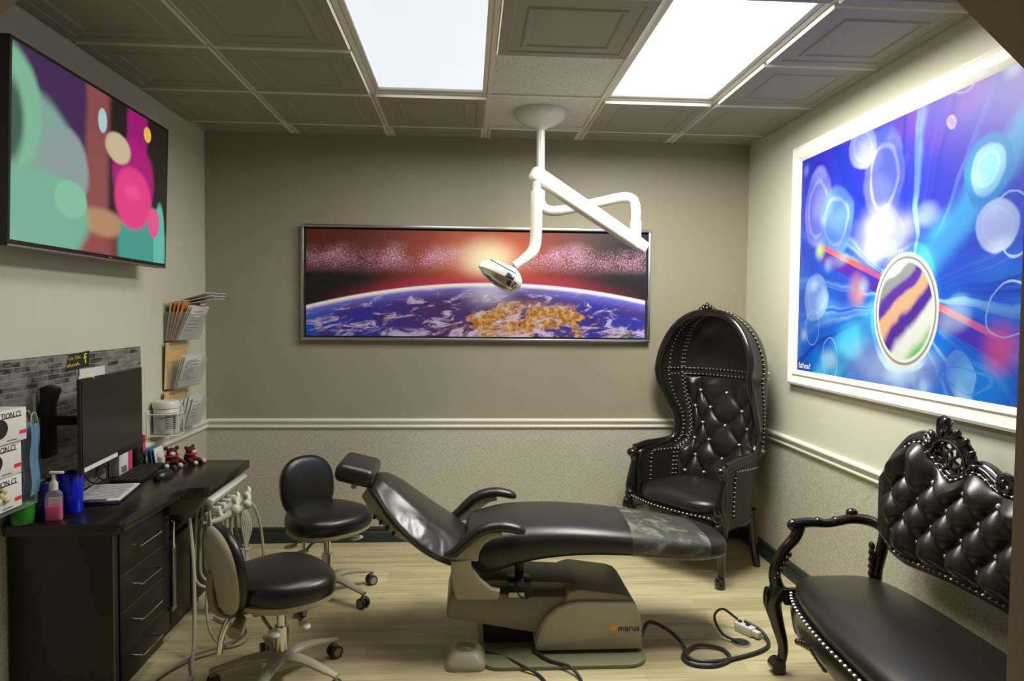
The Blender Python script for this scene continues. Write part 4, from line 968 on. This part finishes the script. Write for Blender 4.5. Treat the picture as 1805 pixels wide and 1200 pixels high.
for i in range(6): h_.tube([U(-1.02, 3.50 + .012 * i, .55), U(-1.01 + .006 * i, 3.50 + .010 * i, .44), U(-1.0, 3.52 + .004 * i, .33), U(-.99, 3.50 + .012 * i, .24), U(-1.03, 3.50 + .012 * i, .17), U(-1.10, 3.50 + .01 * i, .18), U(-1.12, 3.50, .3), U(-1.12, 3.5, .6)], .0055, 6, 5)
h_.tube([U(-1.0 + .022 * math.cos(a), 3.53 + .036 * math.sin(a), .335) for a in [2 * PI * i / 14 for i in range(14)]], .0035, 6, closed=True)
h_.build('tubing_bundle', 'tube', t)
h_ = MB(); h_.tube([U(-1.0, 3.56, .58), U(-.96, 3.58, .50), U(-.94, 3.60, .36), U(-.935, 3.60, .20), U(-.96, 3.6, .06), U(-1.05, 3.6, .03), U(-1.2, 3.58, .03)], .007, 8, 5); h_.build('tubing', 'tube', t)
cable('supply_hose', [(-1.27, 3.22, .58), (-1.24, 3.18, .40), (-1.22, 3.14, .20), (-1.20, 3.08, .06), (-1.17, 2.98, .016), (-1.13, 2.87, .012), (-1.18, 2.75, .012), (-1.27, 2.72, .012), (-1.275, 2.86, .018), (-1.20, 3.03, .026), (-1.10, 3.12, .03), (-1.05, 3.25, .02), (-1.10, 3.42, .014), (-1.22, 3.56, .016), (-1.28, 3.60, .05)], .009, 'tube', '', 6, UNIT)
cable('thin_hose', [(-1.21, 3.30, .59), (-1.17, 3.24, .40), (-1.19, 3.20, .22), (-1.16, 3.16, .08), (-1.09, 3.14, .014), (-1.02, 3.20, .012), (-1.06, 3.34, .012), (-1.18, 3.40, .012), (-1.25, 3.46, .012)], .006, 'tube', '', 6, UNIT)

# ------------------------------------------------------------------ things on the worktop
# monitor on a wall arm
MR = math.radians(5)
t = thing('monitor', 'black computer monitor switched off, hung over the worktop on an arm', 'monitor', (-1.50, 3.02, .90), MR)
MB().box((-.0035, 0, .182), (.013, .62, .366), .003).box((-.025, 0, .16), (.032, .40, .22), .012).build('case', 'black', t)
MB().box((.0035, 0, .192), (.004, .598, .330)).build('screen', 'screen_off', t)
b = MB()
for k in range(5): b.box((.005, -.26 + .062 * k, .0125), (.003, .060, .016))
lab(b.build('label_strip', 'paper', t), 'white label strips along the lower bezel')
b = MB(); b.box((-.05, -.02, .17), (.05, .12, .12), .006); b.tube([(-.07, -.02, .17), (-.10, -.18, .19), (-.145, -.18, .19)], .02, 8); b.box((-.16, -.20, .19), (.03, .08, .28), .008); b.box((-.150, -.22, .27), (.05, .05, .13), .01, rot=(0, .3, 0)); b.build('mount_arm', 'blackmatte', t)
t = thing('social_sign', 'small black and yellow sign on a stick above the monitor corner', 'sign', (-1.535, 2.815, 1.245), math.radians(62)); t.scale = (.70, .70, .70)
MB().tube([(0, .006, .0), (0, .006, .13)], .0025, 6).build('stick', 'steel', t)
MB().prism([(-.067, .06), (.067, .085), (.072, .175), (-.050, .155)], 'y', -.002, .002).build('sign_board', 'blackmatte', t)
text('lettering', 'Us On', .026, 'yellow', t, (-.052, -.003, .132), (PI / 2, math.radians(-8), 0), .0006)
text('lettering', 'ebook', .029, 'yellow', t, (-.062, -.003, .094), (PI / 2, math.radians(-8), 0), .0008)
text('lettering', 'f', .080, 'yellow', t, (.034, -.003, .128), (PI / 2, math.radians(-8), 0), .0010)
t = thing('note_card', 'white note card with yellow lines at the monitor top corner', 'note', (-1.492, 2.80, 1.247), math.radians(70)); t.scale = (.7, .7, .7)
MB().box((0, 0, .02), (.095, .002, .045), rot=(0, math.radians(-10), 0)).build('card', 'paper', t)
MB().box((-.005, -.0016, .027), (.07, .001, .004), rot=(0, math.radians(-10), 0)).box((-.005, -.0016, .016), (.07, .001, .004), rot=(0, math.radians(-10), 0)).build('printed_line', 'yellow', t)
tag(MB().box((XL + .012, 3.22, 1.245), (.003, .21, .05)).build('paper_slip', 'paper'), 'blank white paper slip on the mosaic tiles behind the monitor', 'paper')
# keyboard, mouse
t = thing('keyboard', 'black computer keyboard behind the clipboard on the worktop', 'keyboard', (-1.560, 3.37, CT), math.radians(6))
MB().box((0, 0, .009), (.125, .36, .018), .004).build('case', 'black', t)
b = MB()
for i in range(5):
    for j in range(15): b.box((-.046 + i * .023, -.164 + j * .0235, .0205), (.019, .019, .007), .003, seg=1)
b.build('keys', 'blackmatte', t)
t = thing('computer_mouse', 'glossy black computer mouse on the worktop by the toys', 'mouse', (-1.425, 3.315, CT), math.radians(80))
MB().loft([[(x_ * .062 * k, y_ * .034 * k, z_) for x_, y_ in circle(1, 24)] for k, z_ in ((.96, 0), (1, .008), (.96, .02), (.80, .032), (.55, .038), (.2, .040))]).build('shell', 'black', t); MB().cyl((.03, -.004, .032), (.03, .004, .032), .009, n=12).build('scroll_wheel', 'blackmatte', t)
# clipboard
t = thing('clipboard', 'clipboard holding a printed form near the worktop edge', 'clipboard', (-1.535, 3.01, CT), math.radians(10))
MB().box((0, 0, .004), (.20, .33, .006), .002).build('board', plain('navy_clipboard', '#12163a', .3), t)
pp = MB().box((.0, .012, .0095), (.185, .29, .004)).build('paper', 'paper', t)
b = MB()
for k in range(15): b.box((0, .135 - k * .016, .0119), (.155, .004, .0006))
b.box((-.04, -.115, .0119), (.06, .012, .0008)); b.build('printed_lines', 'ink', pp)
b = MB(); b.box((0, -.145, .014), (.10, .028, .012), .004); b.tube([(-.05, -.158, .014), (0, -.166, .018), (.05, -.158, .014)], .004, 6, 4); b.build('clip', 'steel', t)
# crumpled clear bag
random.seed(11)
b = MB(); rings = []
for i in range(9):
    f_ = i / 8; rr_ = .048 * math.sin(PI * (.12 + .80 * f_)) + .008
    rings.append([(rr_ * math.cos(a) * (1.0 + random.uniform(-.28, .28)), 1.2 * rr_ * math.sin(a) * (1 + random.uniform(-.28, .28)), .004 + .125 * f_ + random.uniform(-.006, .006) * (i > 0)) for a in [2 * PI * j / 18 for j in range(18)]])
b.loft(rings); o = b.build('plastic_bag', 'bag', None, sharp=25); o.location = (-1.652, 2.862, CT); o.scale = (.72, .8, .9); tag(o, 'crumpled clear plastic bag between the blue roll and the clipboard', 'bag')
# pump bottle
t = thing('sanitizer_bottle', 'clear pump bottle of pink sanitizer at the near worktop end', 'bottle', (-1.545, 2.665, CT), math.radians(20)); t.scale = (.86, .86, .90)
def obox(hx, hy, z): return [(p[0], p[1], z) for p in rrect(-hx, -hy, hx, hy, min(hx, hy) * .6)]
MB().loft([obox(.031, .021, 0), obox(.033, .023, .006), obox(.034, .024, .09), obox(.031, .022, .112), obox(.020, .018, .124), obox(.014, .014, .128)]).build('bottle_body', 'bottleclear', t)
MB().loft([obox(.030, .020, .003), obox(.031, .0215, .008), obox(.0315, .022, .056), obox(.0315, .022, .058)]).build('gel', 'pinkgel', t)
b = MB(); b.cyl((0, 0, .126), (0, 0, .158), .017); b.cyl((0, 0, .158), (0, 0, .166), .011); b.cyl((0, 0, .166), (0, 0, .192), .007); b.box((.012, 0, .198), (.056, .018, .010), .004, rot=(0, .08, 0)); b.build('pump', 'white_plastic', t)
MB().box((0.0, .0242, .065), (.05, .0006, .05)).build('bottle_label', 'paper', t)
# blue rolls
t = thing('film_roll', 'dark blue barrier film roll behind the pump bottle, left of the pair', 'film roll', (-1.632, 2.725, CT), 0, 'blue film rolls')
MB().lathe([(.020, .002), (.052, 0), (.054, .004), (.054, .13), (.052, .134), (.020, .134), (.018, .11), (.001, .11)], n=32).build('film', 'bluedark', t); MB().lathe([(.0195, .008), (.0195, .140), (.016, .140), (.016, .112), (.001, .112)], n=20).build('core', 'paper', t)
t = thing('film_roll', 'bright blue barrier film roll right behind the pump bottle', 'film roll', (-1.545, 2.775, CT), 0, 'blue film rolls')
MB().lathe([(.018, .002), (.042, 0), (.044, .004), (.044, .150), (.042, .154), (.018, .154), (.016, .13), (.001, .13)], n=32).build('film', 'bluegloss', t); MB().lathe([(.0175, .008), (.0175, .160), (.014, .160), (.014, .132), (.001, .132)], n=20).build('core', 'blackmatte', t)
t = thing('green_jar', 'green plastic jar under the glove box rack', 'jar', (-1.635, 2.628, CT), 0)
MB().lathe([(.034, 0), (.037, .004), (.039, .05), (.037, .056)], n=28).build('jar_body', 'green', t); MB().lathe([(.039, .056), (.040, .060), (.040, .078), (.036, .082), (.02, .083)], n=28).build('lid', 'green', t)
# glove boxes in an acrylic wall rack
t = thing('glove_box_rack', 'clear acrylic wall rack holding the glove boxes at the left edge', 'rack', (XL + .075, 2.50, .835), 0)
b = MB(); b.box((-.062, -.05, .20), (.004, .30, .44)); b.box((.058, .098, .19), (.006, .004, .40)); b.box((0, -.05, -.006), (.125, .30, .004)); b.box((0, .100, .19), (.125, .003, .40)); b.build('rack_body', 'acrylic', t)
tub = ('white glove box on top of the rack, brown oval opening', 'white glove box in the middle of the rack, partly hidden', 'white glove box at the rack bottom, cream gloves poking out')
for k in range(3):
    z0 = .835 + .002 + k * .117
    t = thing('glove_box', tub[k - 1 if k else 2] if False else {2: tub[0], 1: tub[1], 0: tub[2]}[k], 'glove box', (XL + .078 + (.012 if k == 2 else 0), 2.442 + (.0 if k == 2 else -.012), z0), 0, 'glove boxes in the wall rack')
    MB().box((0, 0, .0572), (.10, .20, .114), .002).build('carton', 'paper', t)
    q = MB(); q.prism([(p[0] - .045, p[1]) for p in circle(.045, 24, 0, .055, .034)], 'x', .0503, .0508); q.build('opening', 'plushwhite' if False else plain('brown_opening', '#2a160d', .8), t)
    if k == 0:
        q = MB()
        for i in range(7): q.ell((.055, -.075 + .014 * i, .042 + .016 * (i % 3)), (.012, .016, .012), rot=(.5 * i, .3, 0), nu=10, nv=6)
        q.build('gloves', plain('cream_latex', '#cfc49a', .6), t)
    text('brand_text', 'TION CL', .028, 'blackink', t, (.0506, -.035, .095), (PI / 2, 0, PI / 2), .0004)
    MB().box((.0506, .078, .030), (.0008, .036, .013)).build('size_label', 'pink' if k == 2 else 'redprint', t)
    MB().box((.0506, .02, .010), (.0008, .05, .003)).box((.0506, .02, .088), (.0008, .09, .004)).build('small_print', 'ink', t)
# face masks
for k in range(4):
    t = thing('face_mask', 'pale blue face mask hanging in the row beside the glove boxes', 'face mask', (XL + .040 + .022 * k, 2.625 + .004 * k, .865 - .006 * k), math.radians(6 * k - 6), 'face masks beside the glove boxes')
    MB().grid(lambda u_, v_: Vector((.004 * math.sin(v_ * 9), -.040 + .08 * u_ + .012 * math.sin(v_ * 2.6), .26 * v_)), 4, 24).build('mask_body', 'maskblue', t)
    MB().tube([(0, -.03, .255), (0, -.015, .295), (0, .02, .30), (0, .045, .255)], .002, 6, 5).build('ear_loop', 'white_plastic', t)
    t.children[0].modifiers.new('thickness', 'SOLIDIFY').thickness = .002
# wipes canister on wire bracket
t = thing('wire_bracket', 'white wire wall bracket around the wipes canister above the rail', 'bracket', (XL, 3.835, .86))
b = MB()
for z in (.0, .115): b.tube([(.0, -.075, z), (.11, -.075, z), (.148, -.04, z), (.148, .04, z), (.11, .075, z), (.0, .075, z)], .004, 6)
for yy in (-.04, .04): b.tube([(.01, yy, 0), (.148, yy, 0), (.148, yy, .115)], .004, 6)
b.tube([(.10, .075, 0), (.12, .085, .115), (.11, .085, .15), (.06, .08, .15)], .005, 6, 3); b.box((.004, 0, .06), (.008, .16, .15), .002); b.build('wire_frame', 'white_plastic', t)
t = thing('wipes_canister', 'white disinfectant wipes canister held on the left wall', 'canister', (XL + .073, 3.835, .866)); t.scale = (1.22, 1.22, 1.1)
MB().lathe([(.050, 0), (.053, .004), (.053, .118), (.050, .124)], n=32).build('tub', 'white_plastic', t); MB().lathe([(.050, .122), (.056, .126), (.056, .15), (.052, .158), (.046, .160), (.02, .162)], n=32).build('lid', 'white_plastic', t)
MB().lathe([(.0535, .02), (.0535, .105)], n=32).build('canister_label', plain('pale_label', '#b9bab4', .5), t); b = MB()
for k in range(8): b.box((.036, -.039 , .030 + .009 * k), (.045, .001, .003), rot=(0, 0, math.radians(45)))
b.build('small_print', 'ink', t)
# file holders with folders and papers
def holder(name, y, z, label, n_f, n_p, high):
    t = thing('file_holder', label, 'file holder', (XL, y, z), 0, 'clear wall file holders')
    w_, h_, dp = .155, .165, .085
    b = MB(); b.box((.003, 0, h_ * .62), (.004, 2 * w_, h_ * 1.35)); b.box((.041, 0, .002), (.076, 2 * w_, .004))
    sl = .36; fr_ = [(-w_, .0), (w_, .0), (w_, h_)] + [(w_ - 2 * w_ * i / 10, h_ - .035 * math.sin(PI * i / 10) ** 2) for i in range(1, 10)] + [(-w_, h_)]
    b.loft([[(.078 + sl * q[1], q[0], q[1]) for q in fr_], [(.081 + sl * q[1], q[0], q[1]) for q in fr_]])
    for sy in (-1, 1): b.loft([[(.005, sy * w_, 0), (.078, sy * w_, 0), (.078 + sl * h_, sy * w_, h_), (.005, sy * w_, h_)], [(.005, sy * (w_ - .003), 0), (.078, sy * (w_ - .003), 0), (.078 + sl * h_, sy * (w_ - .003), h_), (.005, sy * (w_ - .003), h_)]]); b.build('pocket', 'acrylic', t)
    for sy in (-.06, .06): MB().cyl((.0055, sy, h_ * 1.2), (.009, sy, h_ * 1.2), .006, n=10).build('screw', 'steel', t)
    return t
def sheet(nm, y, z, x, lean, w_, h_, mat, label, cat, group, lines=0, th=.004, bend=0):
    b = MB(); rows = []
    for i in range(9):
        f_ = i / 8; xx = x + lean * f_ + bend * max(0, f_ - .55) ** 2; rows.append([(xx, -w_ / 2, h_ * f_), (xx, w_ / 2, h_ * f_), (xx + th, w_ / 2, h_ * f_), (xx + th, -w_ / 2, h_ * f_)])
    b.loft(rows)
    b.cur = 1
    for k in range(lines):
        f_ = .84 - .66 * k / max(1, lines); ww = w_ * (.35 + .4 * random.random()); xx = x + lean * f_ + th; b.box((xx + .0006, -w_ * .36 + ww / 2, h_ * f_), (.0008, ww, .0025))
    o = b.build(nm, [mat, 'ink'], None, sharp=30); o.location = (XL, y, z); return tag(o, label, cat, group)
random.seed(5)
holder('a', 4.13, 1.357, 'topmost clear file holder on the left wall, stuffed with folders', 0, 0, 0)
for k in range(4): sheet('folder', 4.12, 1.362, .008 + .010 * k, .030 + .012 * k, .27 - .006 * k, .215 + .006 * (k % 2), 'orange_folder' if k % 2 else 'manila', ('manila' if k % 2 == 0 else 'orange') + ' folder standing in the topmost wall file holder', 'folder', 'folders in the topmost file holder', 0, .003, 0)
for k in range(3): sheet('paper_sheet', 4.135, 1.362, .050 + .005 * k, .078 + .006 * k, .25, .200 - .004 * k, 'paper', 'printed white form at the front of the topmost file holder', 'paper', 'forms in the topmost file holder', 7 if k == 2 else 0, .002, 0)
for k in range(3): 
    o = MB().box((0, 0, 0), (.15, .25, .003)).build('paper_sheet', 'paper', None); o.location = (XL + .155, 4.17 + .015 * k, 1.612 - .014 * k); o.rotation_euler = (.0, math.radians(-16 + 2 * k), .10 * k - .1)
    tag(o, 'loose white sheet sticking out over the topmost file holder', 'paper', 'loose sheets on the topmost file holder')
holder('b', 4.13, 1.083, 'middle clear file holder on the left wall with tan folder behind', 0, 0, 0)
sheet('folder', 4.09, 1.088, .012, .012, .28, .262, 'manila', 'tall manila folder standing in the middle wall file holder', 'folder', None, 0, .004)
for k in range(3): sheet('paper_sheet', 4.14, 1.088, .040 + .007 * k, .044 + .004 * k, .26, .185 - .002 * k, 'paper', 'printed white form in the middle wall file holder', 'paper', 'forms in the middle file holder', 13 if k == 2 else 0, .003)
holder('c', 4.13, .846, 'lowest clear file holder on the left wall beside the wipes canister', 0, 0, 0)
sheet('folder', 4.07, .851, .012, .010, .28, .225, 'manila', 'manila folder standing in the lowest wall file holder', 'folder', None, 0, .004)
for k in range(4): sheet('paper_sheet', 4.10 + .03 * k, .851, .036 + .008 * k, .036 + .004 * k, .15, .17 + .006 * (k % 3), 'paper', 'white slip standing in the lowest wall file holder', 'paper', 'slips in the lowest file holder', 5 if k == 3 else 2, .003)
# toys and small packages by the end of the worktop
def toy(x, y, rz, s, label):
    t = thing('plush_toy', label, 'toy', (x, y, CT), rz, 'plush toys on the worktop')
    b = MB(); b.ell((0, 0, .035 * s), (.036 * s, .034 * s, .035 * s)); b.tube([(0, .02 * s, .045 * s), (.0, .055 * s, .022 * s), (.02 * s, .075 * s, .010 * s)], .011 * s, 8, 4); b.build('body', 'plush', t, sharp=80)
    b = MB(); b.ell((.01 * s, 0, .082 * s), (.030 * s, .030 * s, .027 * s)); hd_ = b.build('head', 'plush', t, sharp=80); MB().ell((.030 * s, 0, .076 * s), (.020 * s, .018 * s, .015 * s), nu=14, nv=10).build('muzzle', 'plushwhite', hd_, sharp=80)
    for sy in (-1, 1): MB().ell((.0, sy * .030 * s, .105 * s), (.010 * s, .012 * s, .012 * s)).build('ear', 'plush', t, sharp=80)
    for sy in (-1, 1):
        q = MB(); q.tube([(.02 * s, sy * .022 * s, .025 * s), (.055 * s, sy * .032 * s, .012 * s), (.075 * s, sy * .036 * s, .014 * s)], [.014 * s, .013 * s, .012 * s], 8, 4); lg_ = q.build('leg', 'plush', t, sharp=80); MB().ell((.080 * s, sy * .037 * s, .014 * s), .0145 * s, nu=12, nv=8).build('foot', 'plushwhite', lg_, sharp=80)
    MB().tube([(.03 * s, -.028 * s, .062 * s), (.04 * s, 0, .06 * s), (.03 * s, .028 * s, .062 * s), (.0, .03 * s, .064 * s), (-.02 * s, 0, .066 * s), (.0, -.03 * s, .064 * s)], .007 * s, 8, 4, closed=True).build('scarf', 'red', t)
toy(-1.50, 3.585, math.radians(-60), .85, 'brown plush toy with white muzzle and red scarf, nearer the mouse')
toy(-1.435, 3.645, math.radians(-20), .8, 'smaller brown plush toy at the far worktop corner')
t = thing('carton', 'white carton with a pink stripe standing behind the keyboard', 'carton', (-1.660, 3.40, CT), math.radians(-4))
MB().box((0, 0, .07), (.05, .11, .14), .002).build('box_body', 'paper', t); MB().box((.0255, .035, .07), (.001, .03, .138)).build('pink_stripe', 'pink', t)
b = MB()
for k in range(6): b.box((.0255, -.035 + .008 * k, .03), (.001, .004, .03))
b.build('barcode', 'blackink', t)
t = thing('speaker', 'small black desktop speaker beside the pink striped carton', 'speaker', (-1.655, 3.515, CT)); MB().box((0, 0, .075), (.07, .07, .15), .008).build('cabinet', 'black', t); MB().lathe([(.026, 0), (.024, .003), (.015, -.002), (.004, .0)], c=(.0355, 0, .055), rot=(0, PI / 2, 0), n=20).build('driver', 'blackmatte', t)
t = thing('red_tube', 'red capped tube standing at the monitor end behind the leaflets', 'tube', (-1.655, 3.60, CT)); MB().lathe([(.018, 0), (.02, .004), (.02, .11), (.016, .118)], n=20).build('tube_body', 'pink', t); MB().lathe([(.017, .116), (.019, .12), (.019, .15), (.015, .154)], n=20).build('cap', 'red', t)
for k in range(3):
    o = MB().box((0, 0, .045), (.004, .10, .09), .0005, rot=(0, math.radians(-8), 0)).build('leaflet', 'leaflet' if k < 2 else 'paper'); o.location = (-1.605 + .018 * k, 3.60 + .002 * k, CT + .002); tag(o, ('blue' if k < 2 else 'white') + ' leaflet leaning in the stack in front of the speaker', 'leaflet', 'leaflets by the speaker')
cable('monitor_cable', [(-1.63, 3.02, 1.0), (-1.66, 3.06, .85), (-1.655, 3.14, .765), (-1.64, 3.22, .752), (-1.66, 3.27, .80), (-1.665, 3.22, .83), (-1.655, 3.18, .79), (-1.65, 3.24, .752), (-1.655, 3.30, .75)], .0035, 'cord', 'thin black cable curled behind the keyboard below the monitor', 6)
